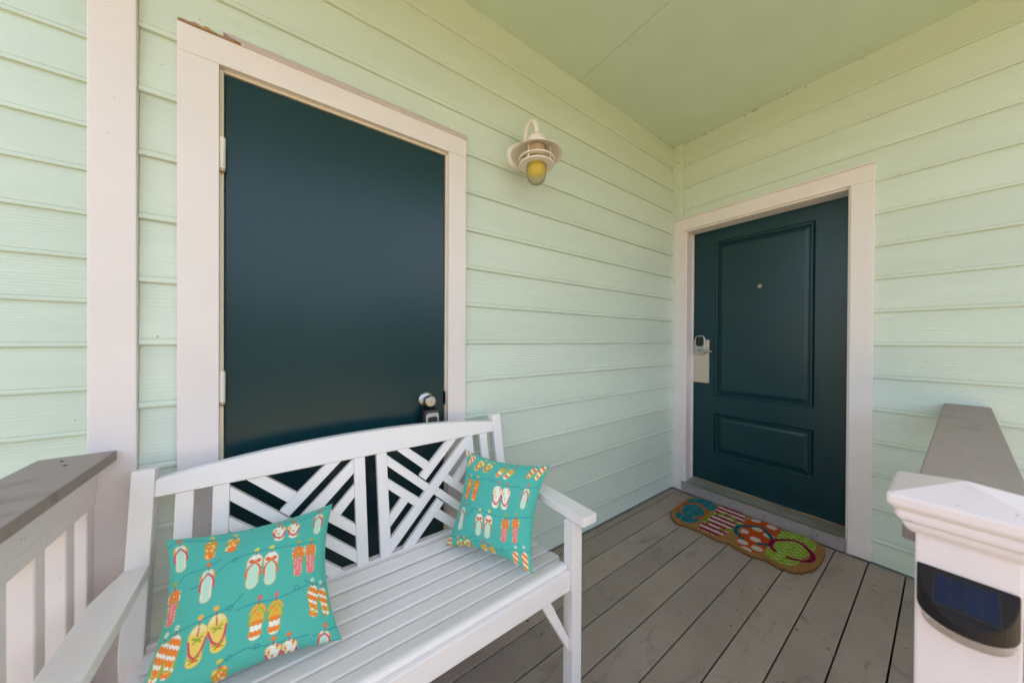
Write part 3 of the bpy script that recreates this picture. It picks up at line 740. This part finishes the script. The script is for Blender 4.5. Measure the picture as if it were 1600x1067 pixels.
for q in range(24): bm.faces.new((rT[q], rT[q + 1], rB[q + 1], rB[q]))
bm.faces.new((rT[0], rB[0], rB[-1], rT[-1]))
mesh_obj('lens', to_mesh(bm, 'lens'), 'lens', sl)

# ================================================================== PRINTED CUSHIONS
def lin(r, g_, b):
    f = lambda c: c / 12.92 if c <= 0.04045 else ((c + 0.055) / 1.055) ** 2.4
    return np.array([f(r / 255), f(g_ / 255), f(b / 255)])
TEAL = lin(72, 180, 163); ROPE = lin(30, 132, 142); ORANGE = lin(240, 128, 28); DKOR = lin(224, 96, 30); YEL = lin(240, 205, 92); GOLD = lin(238, 176, 50)
MINTC = lin(190, 226, 200); PINK = lin(206, 62, 92); SALM = lin(236, 120, 124); WHT = lin(238, 238, 222); LIME = lin(150, 168, 40)
PW = [(0, 0), (0.03, 0.45), (0.1, 0.78), (0.22, 1.0), (0.38, 0.95), (0.55, 0.76), (0.7, 0.72), (0.84, 0.78), (0.94, 0.60), (0.985, 0.3), (1.0, 0)]
class Canvas:
    def __init__(self, U, V, base, px):
        self.U, self.V, self.px = U, V, px
        self.c = np.empty(U.shape + (3,)); self.c[:] = base
    def put(self, d, col, k=1.0):       # d: signed distance (neg inside)
        a = np.clip(0.5 - d / (1.2 * self.px), 0, 1)[..., None] * k
        self.c = self.c * (1 - a) + col * a
    def disc(self, x, y, r, col): self.put(np.hypot(self.U - x, self.V - y) - r, col)
    def line(self, pts, w, col, sel=None):
        for (a, b), (c, d) in zip(pts, pts[1:]):
            ex, ey = c - a, d - b; L2 = ex * ex + ey * ey + 1e-12
            t = np.clip(((self.U - a) * ex + (self.V - b) * ey) / L2, 0, 1)
            dist = np.hypot(self.U - a - t * ex, self.V - b - t * ey) - w / 2
            if sel is not None: dist = np.maximum(dist, sel)
            self.put(dist, col)
    def sole(self, toe, heel, hw):
        ex, ey = heel[0] - toe[0], heel[1] - toe[1]; L = math.hypot(ex, ey); ex /= L; ey /= L
        s = ((self.U - toe[0]) * ex + (self.V - toe[1]) * ey) / L; t = (-(self.U - toe[0]) * ey + (self.V - toe[1]) * ex)
        prof = np.interp(s, [p[0] for p in PW], [p[1] for p in PW], left=-1, right=-1) * hw
        d = np.abs(t) - prof
        d = np.maximum(d, np.maximum(-s, s - 1) * L)
        return s, t, d
def smooth_poly(pts, n=6):
    P_ = [pts[0]] + list(pts) + [pts[-1]]; out = []
    for i in range(1, len(P_) - 2):
        p0, p1, p2, p3 = (np.array(P_[i + q]) for q in (-1, 0, 1, 2))
        for k_ in range(n):
            t = k_ / n
            out.append(tuple(0.5 * (2 * p1 + (p2 - p0) * t + (2 * p0 - 5 * p1 + 4 * p2 - p3) * t * t + (3 * p1 - p0 - 3 * p2 + p3) * t ** 3)))
    out.append(tuple(pts[-1])); return out
def sandal(C, kind, toe, heel):
    L = math.hypot(heel[0] - toe[0], heel[1] - toe[1]); full = 0.218; hw = (0.050 if kind in 'YW' else 0.044) * min(1.0, max(0.84, L / full))
    ex, ey = (heel[0] - toe[0]) / L, (heel[1] - toe[1]) / L
    def pt(s, t): return (toe[0] + ex * s * L - ey * t * hw, toe[1] + ey * s * L + ex * t * hw)
    s, t, d = C.sole(toe, heel, hw); q = t / hw
    rnd = random.Random(hash((kind, round(toe[0], 2))) & 0xffff)
    w = 0.010
    def strap(col, knot, end, bow=0.9, ww=w): 
        for sg in (-1, 1): C.line(smooth_poly([pt(knot, 0), pt(knot + (end - knot) * 0.35, sg * bow * 0.72), pt(knot + (end - knot) * 0.75, sg * bow), pt(end, sg * bow * 0.95)], 5), ww, col)
    def vstrap(col, knot, start, bow=0.88, ww=w):
        for sg in (-1, 1): C.line(smooth_poly([pt(knot, 0), pt((knot + start) / 2 + 0.08, sg * bow * 0.6), pt(start, sg * bow)], 5), ww, col)
    if kind == 'S':
        C.put(d, GOLD); C.put(np.maximum(d, -(np.abs(q) - 0.86) * hw), ORANGE); C.put(np.maximum(d + 0.004, (np.abs(q) - 0.66) * hw), WHT); C.put(np.maximum(d + 0.006, (np.abs(q) - 0.50) * hw), MINTC)
        strap(PINK, 0.14, 0.62)
    elif kind == 'M':
        C.put(d, GOLD); C.put(d + 0.004, WHT); C.put(np.maximum(d + 0.005, (0.3 - s) * L), MINTC)
        strap(DKOR, 0.26, 0.66, 0.86); C.disc(*pt(0.22, -0.45), 0.014, DKOR); C.disc(*pt(0.22, 0.45), 0.014, DKOR); C.disc(*pt(0.23, 0), 0.008, ORANGE)
    elif kind == 'P':
        C.put(d, LIME); C.put(d + 0.005, SALM); C.put(np.maximum(d, (s - 0.36) * L), ORANGE)
        for k_ in range(15):
            a, b = 0.42 + 0.54 * ((k_ * 0.618) % 1.0), (-0.55, 0.0, 0.55)[k_ % 3] + rnd.uniform(-.08, .08); C.disc(*pt(a, b), 0.0036, WHT)
        for k_ in range(8):
            an = k_ * math.pi / 4; x, y = pt(0.2, 0); C.disc(x + 0.021 * math.cos(an), y + 0.021 * math.sin(an), 0.009, ORANGE)
        for k_ in range(10): C.disc(*pt(rnd.uniform(0.02, 0.4), rnd.choice((-1, 1)) * 0.92), 0.004, WHT)
        C.disc(*pt(0.2, 0), 0.010, DKOR); C.disc(*pt(0.2, 0), 0.0045, WHT)
        strap(LIME, 0.34, 0.6, 1.0, 0.006)
    elif kind == 'Y':
        C.put(d, lin(214, 176, 60)); C.put(d + 0.003, YEL); C.put(np.maximum(d + 0.004, (s - 0.2) * L), lin(238, 222, 150))
        vstrap(PINK, 0.80, 0.36, 0.88, 0.011); C.line([pt(0.08, 0), pt(0.28, 0.05)], 0.008, PINK)
        for cs, sz in ((0.36, 0.8), (0.82, 0.8)):
            for a, b in ((-0.05, -0.6), (-0.05, 0.6), (0.06, -0.45), (0.06, 0.45)): C.line([pt(cs, 0), pt(cs + a, b * sz)], 0.011, LIME)
        C.disc(*pt(0.83, 0), 0.012, DKOR)
    elif kind == 'Z':
        C.put(d, LIME); C.put(d + 0.003, GOLD); zz = ((s * L + np.abs(((t / 0.022) % 1.0) - 0.5) * 0.018) / 0.034)
        st = np.floor(zz).astype(int) % 2
        C.put(np.where(s > 0.46, np.where(st == 0, d + 0.004, 1), 1), WHT); C.put(np.where(s > 0.46, np.where(st == 1, d + 0.004, 1), 1), ORANGE)
        strap(LIME, 0.12, 0.52, 0.82, 0.013); strap(lin(200, 205, 96), 0.13, 0.5, 0.72, 0.005)
        for a, b in ((0.2, 0.4), (0.3, -0.1), (0.16, -0.5)): C.disc(*pt(a, b), 0.007, ORANGE)
    elif kind == 'O':
        C.put(d, LIME); C.put(d + 0.004, ORANGE); ph_ = (s * L * 1.0 + t * 0.55 + 0.004 * np.sin(t * 300)) / 0.052
        C.put(np.where((ph_ % 1.0) < 0.36, d + 0.004, 1), WHT)
        vstrap(LIME, 0.82, 0.52, 0.8, 0.007); vstrap(YEL, 0.86, 0.6, 0.6, 0.004)
    elif kind == 'W':
        C.put(d, GOLD); C.put(d + 0.003, WHT)
        C.put(np.maximum(d, -(np.abs(q) - 0.84) * hw), GOLD)
        for k_ in range(9): C.disc(*pt(0.08 + 0.84 * ((k_ * 0.618 + 0.2) % 1.0), (-0.5, 0.1, 0.55)[k_ % 3]), (0.010, 0.007, 0.0085)[k_ % 3], (YEL, ORANGE, lin(214, 206, 90), DKOR)[k_ % 4])
        vstrap(PINK, 0.84, 0.42, 0.9, 0.012)
    elif kind == 'F':
        C.put(d, DKOR); C.put(d + 0.003, ORANGE)
        for k_ in range(16): C.disc(*pt(rnd.uniform(0.05, 0.95), rnd.uniform(-0.8, 0.8)), rnd.choice((0.005, 0.008)), rnd.choice((YEL, GOLD, lin(250, 220, 150))))
        strap(LIME, 0.12, 0.5, 0.85, 0.008)
    # clip and flower at the toe
    x, y = toe[0] - ex * 0.006, toe[1] - ey * 0.006
    C.line([(x + ex * 0.012, y + ey * 0.012), (x - ex * 0.016, y - ey * 0.016)], 0.008, lin(140, 104, 96))
    fl = {'S': DKOR, 'M': lin(226, 214, 70), 'P': LIME, 'Y': GOLD, 'Z': lin(214, 86, 104), 'O': MINTC, 'W': DKOR, 'F': lin(206, 200, 70)}[kind]
    x, y = x - ex * 0.028, y - ey * 0.028
    for k_ in range(5):
        an = k_ * 2 * math.pi / 5; C.disc(x + 0.0085 * math.cos(an), y + 0.0085 * math.sin(an), 0.0068, fl)
    C.disc(x, y, 0.004, GOLD)
LS = [('S', (0.072, 0.068), (0.081, 0.271)), ('F', (0.246, 0.085), (0.24, 0.239)), ('F', (0.373, 0.105), (0.36, 0.228)), ('S', (0.246, 0.31), (0.252, 0.522)), ('W', (0.631, 0.099), (0.634, 0.241)), ('W', (0.725, 0.105), (0.726, 0.243)), ('S', (0.91, 0.073), (0.903, 0.255)), ('M', (0.505, 0.305), (0.488, 0.526)), ('M', (0.592, 0.314), (0.588, 0.534)), ('P', (0.768, 0.319), (0.76, 0.534)), ('P', (0.86, 0.321), (0.854, 0.539)), ('Y', (0.244, 0.63), (0.242, 0.855)), ('Y', (0.326, 0.608), (0.358, 0.831)), ('Z', (0.538, 0.628), (0.522, 0.851)), ('Z', (0.63, 0.641), (0.619, 0.858)), ('O', (0.866, 0.619), (0.856, 0.83)), ('O', (0.935, 0.649), (0.945, 0.836)), ('S', (0.91, 0.927), (0.88, 1.043)), ('W', (0.621, 0.917), (0.62, 1.052)), ('W', (0.704, 0.923), (0.708, 1.064)), ('O', (0.119, 0.635), (0.121, 0.85)), ('O', (0.06, 0.651), (0.055, 0.845)), ('P', (0.055, 0.371), (0.06, 0.576)), ('F', (0.371, 0.925), (0.381, 1.06))]
RS = [('O', (0.057, -0.011), (0.004, 0.07)), ('O', (0.137, 0.029), (0.043, 0.176)), ('Y', (0.27, 0.067), (0.171, 0.2)), ('Y', (0.372, 0.073), (0.302, 0.199)), ('Z', (0.536, 0.097), (0.469, 0.224)), ('Z', (0.637, 0.094), (0.557, 0.232)), ('O', (0.874, 0.034), (0.816, 0.182)), ('O', (0.961, 0.009), (0.914, 0.19)), ('F', (0.131, 0.301), (0.133, 0.523)), ('F', (0.245, 0.301), (0.252, 0.526)), ('W', (0.521, 0.319), (0.53, 0.543)), ('W', (0.618, 0.32), (0.633, 0.539)), ('S', (0.855, 0.284), (0.841, 0.495)), ('S', (0.12, 0.596), (0.147, 0.829)), ('M', (0.375, 0.621), (0.396, 0.844)), ('M', (0.483, 0.616), (0.5, 0.849)), ('P', (0.677, 0.611), (0.686, 0.838)), ('P', (0.794, 0.585), (0.813, 0.814)), ('Y', (0.161, 0.931), (0.229, 1.04)), ('Y', (0.251, 0.919), (0.341, 1.03)), ('Z', (0.463, 0.919), (0.512, 1.03)), ('Z', (0.552, 0.926), (0.614, 1.03)), ('O', (0.829, 0.875), (0.839, 1.05)), ('O', (0.925, 0.85), (0.953, 1.04)), ('O', (0.022, 0.912), (0.08, 1.05))]
LR = [[(0.007, 0.071), (0.072, 0.036), (0.256, 0.081), (0.376, 0.085)], [(0.076, 0.34), (0.12, 0.302), (0.215, 0.296), (0.313, 0.264)], [(0.152, 0.406), (0.211, 0.401), (0.286, 0.361), (0.365, 0.306), (0.473, 0.287), (0.644, 0.299), (0.77, 0.306), (0.91, 0.315)], [(0.085, 0.634), (0.23, 0.614), (0.356, 0.599), (0.399, 0.59), (0.451, 0.54)], [(0.42, 0.625), (0.513, 0.618), (0.632, 0.637), (0.746, 0.623), (0.835, 0.613)], [(0.807, 0.573), (0.869, 0.614), (0.99, 0.63)], [(0.371, 0.921), (0.409, 0.894), (0.502, 0.88)], [(0.502, 0.889), (0.602, 0.914), (0.697, 0.925), (0.816, 0.93)], [(0.837, 0.944), (0.901, 0.934), (0.99, 0.913)], [(0.559, 0.085), (0.663, 0.071), (0.809, 0.083), (0.982, 0.027)]]
RRp = [[(0.002, 0.263), (0.125, 0.279), (0.243, 0.294), (0.332, 0.284), (0.417, 0.263), (0.545, 0.292), (0.663, 0.297), (0.758, 0.291)], [(0.771, 0.315), (0.85, 0.278), (0.99, 0.268)], [(0.051, 0.679), (0.209, 0.662), (0.259, 0.607), (0.282, 0.591), (0.39, 0.593), (0.533, 0.61), (0.649, 0.612), (0.99, 0.543)], [(0.0, 0.907), (0.163, 0.902), (0.271, 0.893), (0.36, 0.858)], [(0.354, 0.904), (0.458, 0.901), (0.59, 0.928), (0.677, 0.921), (0.772, 0.892)], [(0.768, 0.875), (0.844, 0.874), (0.99, 0.835)], [(0.0, 0.557), (0.13, 0.58), (0.218, 0.559)]]
LL = [(0.389, 0.303), (0.391, 0.598), (0.752, 0.607), (0.538, 0.895), (0.409, 0.894)]
RL = [(0.438, 0.278), (0.27, 0.615), (0.679, 0.914)]
def cushion(label, corners, items, ropes, loops, T, seed, nrm_hint):
    tl, tr, br, bl = (np.array(c) for c in corners)
    n = 300
    u = np.linspace(0, 1, n); V, U = np.meshgrid(u, u, indexing='ij')
    C = Canvas(U, V, TEAL, 1.0 / n)
    for r_ in ropes: C.line(smooth_poly(r_), 0.0058, ROPE)
    for (x, y) in loops: C.put(np.abs(np.hypot(U - x, (V - y)) - 0.014) - 0.0028, ROPE)
    for it in items: sandal(C, *it)
    a, b = U * 2 - 1, V * 2 - 1
    pin = 0.10
    a2 = a * (1 - 0.155 * (1 - b ** 2) * np.abs(a) ** 1.2); b2 = b * (1 - 0.135 * (1 - a ** 2) * np.abs(b) ** 1.2)
    uu, vv = (a2 + 1) / 2, (b2 + 1) / 2
    P0 = ((1 - uu) * (1 - vv))[..., None] * tl + (uu * (1 - vv))[..., None] * tr + (uu * vv)[..., None] * br + ((1 - uu) * vv)[..., None] * bl
    nn = np.cross(tr - tl, bl - tl); nn /= np.linalg.norm(nn)
    if np.dot(nn, nrm_hint) < 0: nn = -nn
    prof = np.clip((1 - a ** 2) * (1 - b ** 2), 0, 1) ** 0.42
    rs = np.random.RandomState(seed); wr = np.zeros_like(a)
    for q in range(9):      # soft creases fanning out of the corners
        cx_, cy_ = rs.choice((-1, 1)), rs.choice((-1, 1)); th = rs.uniform(0.15, 1.42)
        dx, dy = a - cx_ * 0.98, b - cy_ * 0.98; dirx, diry = -cx_ * math.cos(th), -cy_ * math.sin(th)
        al = dx * dirx + dy * diry; ac = -dx * diry + dy * dirx
        wr += rs.choice((-1, 1)) * rs.uniform(0.003, 0.008) * np.exp(-(ac / (0.035 + 0.10 * np.clip(al, 0, 2))) ** 2) * np.exp(-np.clip(al, 0, 9) / 0.5) * (al > 0)
    for q in range(5):
        wr += 0.0022 * np.sin(a * rs.uniform(2, 6) + b * rs.uniform(2, 6) + rs.uniform(0, 6)) * prof
    edge = np.minimum(np.minimum(U, 1 - U), np.minimum(V, 1 - V))
    pucker = 0.0009 * np.sin((U + V * 0.7) * 160 + 3 * np.sin(U * 20)) * np.exp(-edge / 0.018)
    front = P0 + nn * ((prof * T + wr * prof + pucker)[..., None])
    m_ = 40; ub = np.linspace(0, 1, m_); Vb, Ub = np.meshgrid(ub, ub, indexing='ij'); ab, bb = Ub * 2 - 1, Vb * 2 - 1
    # back uses the same outer loop (subset) on a coarse grid
    idx = np.linspace(0, n - 1, m_).round().astype(int)
    backp = P0[np.ix_(idx, idx)] - nn * (np.clip((1 - ab ** 2) * (1 - bb ** 2), 0, 1) ** 0.5 * T * 0.55)[..., None]
    cen = (tl + tr + br + bl) / 4; base = np.array([cen[0], cen[1], min(bl[2], br[2])])
    verts = np.concatenate([front.reshape(-1, 3), backp.reshape(-1, 3)]) - base
    def grid(nq, o, flip):
        i = np.arange(nq - 1); I, J = np.meshgrid(i, i); k0 = (J * nq + I + o).ravel()
        q = np.stack([k0, k0 + nq, k0 + nq + 1, k0 + 1], 1)
        return q[:, ::-1] if flip else q
    faces = np.concatenate([grid(n, 0, False), grid(m_, n * n, True)])
    me = bpy.data.meshes.new('cushion'); me.from_pydata(verts.tolist(), [], faces.tolist())
    cols = np.concatenate([C.c.reshape(-1, 3), np.tile(TEAL, (m_ * m_, 1))]); cols = np.concatenate([cols, np.ones((len(cols), 1))], 1)
    at = me.color_attributes.new('print', 'FLOAT_COLOR', 'POINT'); at.data.foreach_set('color', cols.astype(np.float32).ravel())
    for p in me.polygons: p.use_smooth = True
    o = mesh_obj('throw_pillow', me, 'cloth', None, tuple(base))
    return tag(o, label, 'pillow', 'flip-flop print pillows on the bench')
cushion('teal flip-flop print pillow at the left end of the bench, nearest the railing',
        ((-2.79, -0.195, 0.689), (-2.434, -0.198, 0.673), (-2.441, -0.45, 0.449), (-2.800, -0.43, 0.452)), LS, LR, LL, 0.058, 3, (0, -1, 0.6))
cushion('teal flip-flop print pillow at the right end of the bench, turned toward the armrest',
        ((-1.95, -0.16, 0.731), (-1.745, -0.435, 0.71), (-1.938, -0.567, 0.462), (-2.083, -0.256, 0.440)), RS, RRp, RL, 0.055, 8, (-1, -0.6, 0.4))

# ================================================================== DOORMAT
def doormat():
    outline = smooth_poly([(-0.468, -0.235), (-0.40, -0.205), (-0.25, -0.192), (-0.12, -0.187), (-0.055, -0.215), (-0.038, -0.30), (-0.046, -0.359), (-0.037, -0.43), (-0.038, -0.501), (-0.050, -0.575), (-0.040, -0.64), (-0.048, -0.703), (-0.036, -0.80), (-0.052, -0.885), (-0.106, -0.915), (-0.248, -0.925), (-0.367, -0.910), (-0.456, -0.865), (-0.480, -0.80), (-0.466, -0.744), (-0.490, -0.68), (-0.482, -0.620), (-0.468, -0.575), (-0.492, -0.51), (-0.484, -0.43), (-0.490, -0.36), (-0.506, -0.29), (-0.468, -0.235)], 6)
    x0, x1, y0, y1 = -0.52, -0.02, -0.94, -0.17; st = 0.0026
    nx_, ny_ = int((x1 - x0) / st), int((y1 - y0) / st)
    xs_ = np.linspace(x0, x1, nx_); ys_ = np.linspace(y0, y1, ny_); Y, X = np.meshgrid(ys_, xs_, indexing='ij')
    C = Canvas(X, Y, lin(176, 130, 78), st)
    ol = np.array(outline)
    def inside_dist(poly):
        ins = np.zeros(X.shape, bool); dist = np.full(X.shape, 9.0)
        for (ax, ay), (bx, by) in zip(poly, poly[1:]):
            cond = ((ay > Y) != (by > Y)); xi_ = (bx - ax) * (Y - ay) / (by - ay + 1e-15) + ax
            ins ^= cond & (X < xi_)
            ex, ey = bx - ax, by - ay; t = np.clip(((X - ax) * ex + (Y - ay) * ey) / (ex * ex + ey * ey + 1e-15), 0, 1)
            dist = np.minimum(dist, np.hypot(X - ax - t * ex, Y - ay - t * ey))
        return np.where(ins, -dist, dist)
    D = inside_dist(ol)
    rs = np.random.RandomState(5)
    rough = rs.normal(0, 1, X.shape)
    jag = 0.0028 * rough
    TEALM, TEALL = lin(28, 116, 126), lin(116, 178, 170); CRIM = lin(160, 28, 66); CREAM = lin(226, 206, 190); ORNG = lin(206, 88, 30); LIMEM = lin(148, 176, 34); LIMEL = lin(206, 214, 150)
    soles = [('t', [(-0.17, -0.205), (-0.10, -0.212), (-0.055, -0.25), (-0.048, -0.31), (-0.085, -0.362), (-0.15, -0.372), (-0.22, -0.362), (-0.30, -0.362), (-0.38, -0.372), (-0.448, -0.359), (-0.472, -0.31), (-0.455, -0.262), (-0.40, -0.236), (-0.32, -0.234), (-0.25, -0.22), (-0.17, -0.205)]),
             ('r', [(-0.17, -0.385), (-0.09, -0.372), (-0.036, -0.40), (-0.030, -0.46), (-0.065, -0.515), (-0.12, -0.540), (-0.213, -0.545), (-0.30, -0.532), (-0.38, -0.532), (-0.455, -0.515), (-0.472, -0.46), (-0.455, -0.410), (-0.39, -0.394), (-0.28, -0.396), (-0.17, -0.385)]),
             ('o', [(-0.17, -0.553), (-0.10, -0.558), (-0.052, -0.59), (-0.038, -0.64), (-0.058, -0.698), (-0.12, -0.718), (-0.20, -0.712), (-0.30, -0.712), (-0.40, -0.722), (-0.455, -0.70), (-0.466, -0.65), (-0.440, -0.604), (-0.38, -0.585), (-0.28, -0.572), (-0.17, -0.553)]),
             ('g', [(-0.15, -0.722), (-0.09, -0.724), (-0.045, -0.755), (-0.036, -0.81), (-0.065, -0.86), (-0.12, -0.882), (-0.20, -0.880), (-0.30, -0.862), (-0.38, -0.860), (-0.435, -0.835), (-0.450, -0.785), (-0.430, -0.740), (-0.37, -0.722), (-0.26, -0.728), (-0.15, -0.722)])]
    for kind, poly in soles:
        d = inside_dist(np.array(smooth_poly(poly, 5))) + 0.0012 * rough
        if kind == 't':
            C.put(d, TEALM); gx = (X / 0.0165 + 0.5 * (np.floor(Y / 0.011) % 2)) % 1.0; gy = (Y / 0.011) % 1.0
            C.put(np.maximum(d, np.where((np.abs(gx - 0.5) < 0.30) & (np.abs(gy - 0.5) < 0.17), -1.0, 1.0)), TEALL, 0.75)
        elif kind == 'r':
            C.put(d, CRIM); sx = (X / 0.056) % 1.0; C.put(np.maximum(d, np.where(np.abs(sx - 0.5) < 0.24, -1.0, 1.0)), CREAM)
        elif kind == 'o':
            C.put(d, ORNG)
            for (px_, py_) in ((-0.075, -0.585), (-0.085, -0.672), (-0.185, -0.625), (-0.21, -0.69), (-0.275, -0.583), (-0.315, -0.655), (-0.405, -0.620), (-0.405, -0.690), (-0.465, -0.655)):
                C.put(np.maximum(d, np.hypot(X - px_, Y - py_) - 0.0265), CREAM)
        else:
            C.put(d, LIMEM); wob = 0.16 * np.sin(X / 0.040 * 2 * math.pi); f1 = (X / 0.040 + Y / 0.052 + wob * 0.4) % 1.0; f2 = (X / 0.040 - Y / 0.052 + wob * 0.4) % 1.0
            lat = np.minimum(np.abs(f1 - 0.5), np.abs(f2 - 0.5)) * 0.0317 - 0.0022
            C.put(np.maximum(d, lat), LIMEL)
    straps = [(lin(206, 104, 36), [(-0.375, -0.262), (-0.352, -0.222), (-0.300, -0.206), (-0.235, -0.212), (-0.160, -0.275), (-0.215, -0.345), (-0.27, -0.372), (-0.32, -0.374), (-0.357, -0.337)]),
              (lin(140, 156, 40), [(-0.365, -0.418), (-0.325, -0.390), (-0.265, -0.382), (-0.225, -0.392), (-0.148, -0.452), (-0.215, -0.530), (-0.275, -0.545), (-0.33, -0.535), (-0.371, -0.495)]),
              (lin(18, 100, 116), [(-0.362, -0.608), (-0.325, -0.560), (-0.265, -0.546), (-0.225, -0.555), (-0.143, -0.633), (-0.21, -0.70), (-0.27, -0.722), (-0.32, -0.712), (-0.350, -0.675)]),
              (lin(150, 22, 66), [(-0.352, -0.756), (-0.315, -0.727), (-0.260, -0.720), (-0.220, -0.730), (-0.138, -0.802), (-0.20, -0.872), (-0.265, -0.893), (-0.325, -0.875), (-0.363, -0.812)])]
    for col, pts in straps: C.line(smooth_poly(pts, 6), 0.022, col)
    C.c *= 0.84 * (1 + 0.05 * rs.normal(0, 1, X.shape))[..., None]; C.c = np.clip(C.c, 0.004, 1)
    keep = (D + jag) < 0
    H_ = 0.020 + 0.0018 * rough - 0.006 * np.exp(np.clip(D, -1, 0) / 0.004)
    vid = -np.ones(X.shape, int); kv = keep; vid[kv] = np.arange(kv.sum())
    top = np.stack([X[kv], Y[kv], H_[kv]], 1); nT = len(top)
    a_, b_, c_, d_ = vid[:-1, :-1], vid[:-1, 1:], vid[1:, 1:], vid[1:, :-1]
    ok = (a_ >= 0) & (b_ >= 0) & (c_ >= 0) & (d_ >= 0)
    quads = np.stack([a_[ok], b_[ok], c_[ok], d_[ok]], 1)
    ed = {}
    for q in quads:
        for i in range(4):
            e = (q[i], q[(i + 1) % 4])
            if (e[1], e[0]) in ed: del ed[(e[1], e[0])]
            else: ed[e] = 1
    bmap = {}; low = []; sides = []
    for (p, q) in ed:
        for v in (p, q):
            if v not in bmap: bmap[v] = nT + len(low); low.append((top[v][0], top[v][1], 0.0006))
        sides.append((q, p, bmap[p], bmap[q]))
    base = np.array([-0.265, -0.555, 0.0]); verts = np.concatenate([top, np.array(low)]) - base
    cols = np.concatenate([C.c[kv], np.tile(lin(120, 84, 48), (len(low), 1))]); cols = np.concatenate([cols, np.ones((len(cols), 1))], 1)
    me = bpy.data.meshes.new('doormat'); me.from_pydata(verts.tolist(), [], quads.tolist() + sides)
    at = me.color_attributes.new('print', 'FLOAT_COLOR', 'POINT'); at.data.foreach_set('color', cols.astype(np.float32).ravel())
    o = mesh_obj('doormat', me, 'coir', None, tuple(base))
    tag(o, 'coir doormat printed with four colourful flip-flops in front of the panelled door', 'doormat')
doormat()

# ================================================================== DEBRIS ON THE BOARDS
bm = bmesh.new(); rd = random.Random(21)
for q in range(150):
    x, y = rd.uniform(-2.6, -0.05), rd.uniform(-1.38, -0.03)
    if -0.53 < x < -0.02 and -0.94 < y < -0.17: continue
    r_ = rd.choice((0.0018, 0.0026, 0.004, 0.0055)) * rd.uniform(0.8, 1.25); an = rd.uniform(0, 6.28); el = rd.uniform(0.18, 0.7); k_ = rd.randint(5, 7)
    pts = []
    for i in range(k_):
        t = 2 * math.pi * i / k_; rr_ = r_ * rd.uniform(0.7, 1.2); a, b = rr_ * math.cos(t), rr_ * el * math.sin(t)
        pts.append((x + a * math.cos(an) - b * math.sin(an), y + a * math.sin(an) + b * math.cos(an)))
    tp = bm.verts.new((x, y, 0.0012 + r_ * 0.5)); ring = [bm.verts.new((px_, py_, 0.0006)) for px_, py_ in pts]
    for i in range(k_): bm.faces.new((ring[i], ring[(i + 1) % k_], tp))
o = mesh_obj('debris', to_mesh(bm, 'debris'), 'debris')
tag(o, 'dark crumbs of dry debris scattered over the deck boards', 'debris', None, 'stuff')

# ================================================================== DIRT ALONG THE CEILING JOINT
bm = bmesh.new(); rd = random.Random(4)
spots = []
for q in range(16):
    d = abs(rd.gauss(0, 0.35)); spots.append((-d - 0.02, -0.0135 - rd.uniform(0, .001), CZ - rd.uniform(0.0, 0.012)))
for q in range(16):
    d = abs(rd.gauss(0, 0.5)); spots.append((-0.0135, -d - 0.04, CZ - rd.uniform(0.0, 0.012)))
for q in range(8): spots.append((-0.020 - rd.uniform(0, .01), -0.032 - rd.uniform(0, .03), CZ - rd.uniform(0.01, 0.45)))
for x, y, z in spots:
    r_ = rd.uniform(0.0015, 0.0042)
    bmesh.ops.create_icosphere(bm, subdivisions=1, radius=r_, matrix=Matrix.Translation((x, y, z)) @ Matrix.Diagonal((1, 1, rd.uniform(.5, 1.2), 1)))
tag(mesh_obj('mud_specks', to_mesh(bm, 'mud_specks'), 'debris'), 'dark mud specks along the joint of ceiling and siding', 'dirt', None, 'stuff')

# ================================================================== ADDED UNSEEN HEDGE, DARKENS THE DOOR REFLECTIONS
def leaf_mat():
    t = NT('added_hedge_leaves'); n = t.noise(t.co((1, 1, 1), False), 2.5, 4)
    t.setc(t.mix(t.ramp(n, 0.3, 0.7), (0.035, 0.06, 0.02), (0.08, 0.12, 0.035))); t.rough(0.5); return t.m
M['leaf'] = leaf_mat()
rs = np.random.RandomState(12); n = 26000
hx = rs.uniform(-16, 14, n); top = 2.1 + 0.55 * np.sin(hx * 0.9) + 0.35 * np.sin(hx * 2.3 + 1) + rs.normal(0, 0.12, n)
hy = -10.5 + rs.normal(0, 0.45, n); hz = GZ + (top - GZ) * rs.uniform(0, 1, n) ** 0.8
ctr = np.stack([hx, hy, hz], 1); a = rs.normal(0, 1, (n, 3)); a /= np.linalg.norm(a, axis=1)[:, None]; b = np.cross(a, rs.normal(0, 1, (n, 3))); b /= np.linalg.norm(b, axis=1)[:, None]
sz = rs.uniform(0.07, 0.15, n)[:, None]
vv = np.stack([ctr - a * sz, ctr + b * sz * 0.5, ctr + a * sz, ctr - b * sz * 0.5], 1).reshape(-1, 3)
me = bpy.data.meshes.new('added_hedge'); me.from_pydata(vv.tolist(), [], np.arange(4 * n).reshape(-1, 4).tolist())
tag(mesh_obj('added_hedge', me, 'leaf'), 'added unseen mass of green leaves that darkens the reflections in the doors', 'added_hedge', None, 'stuff')
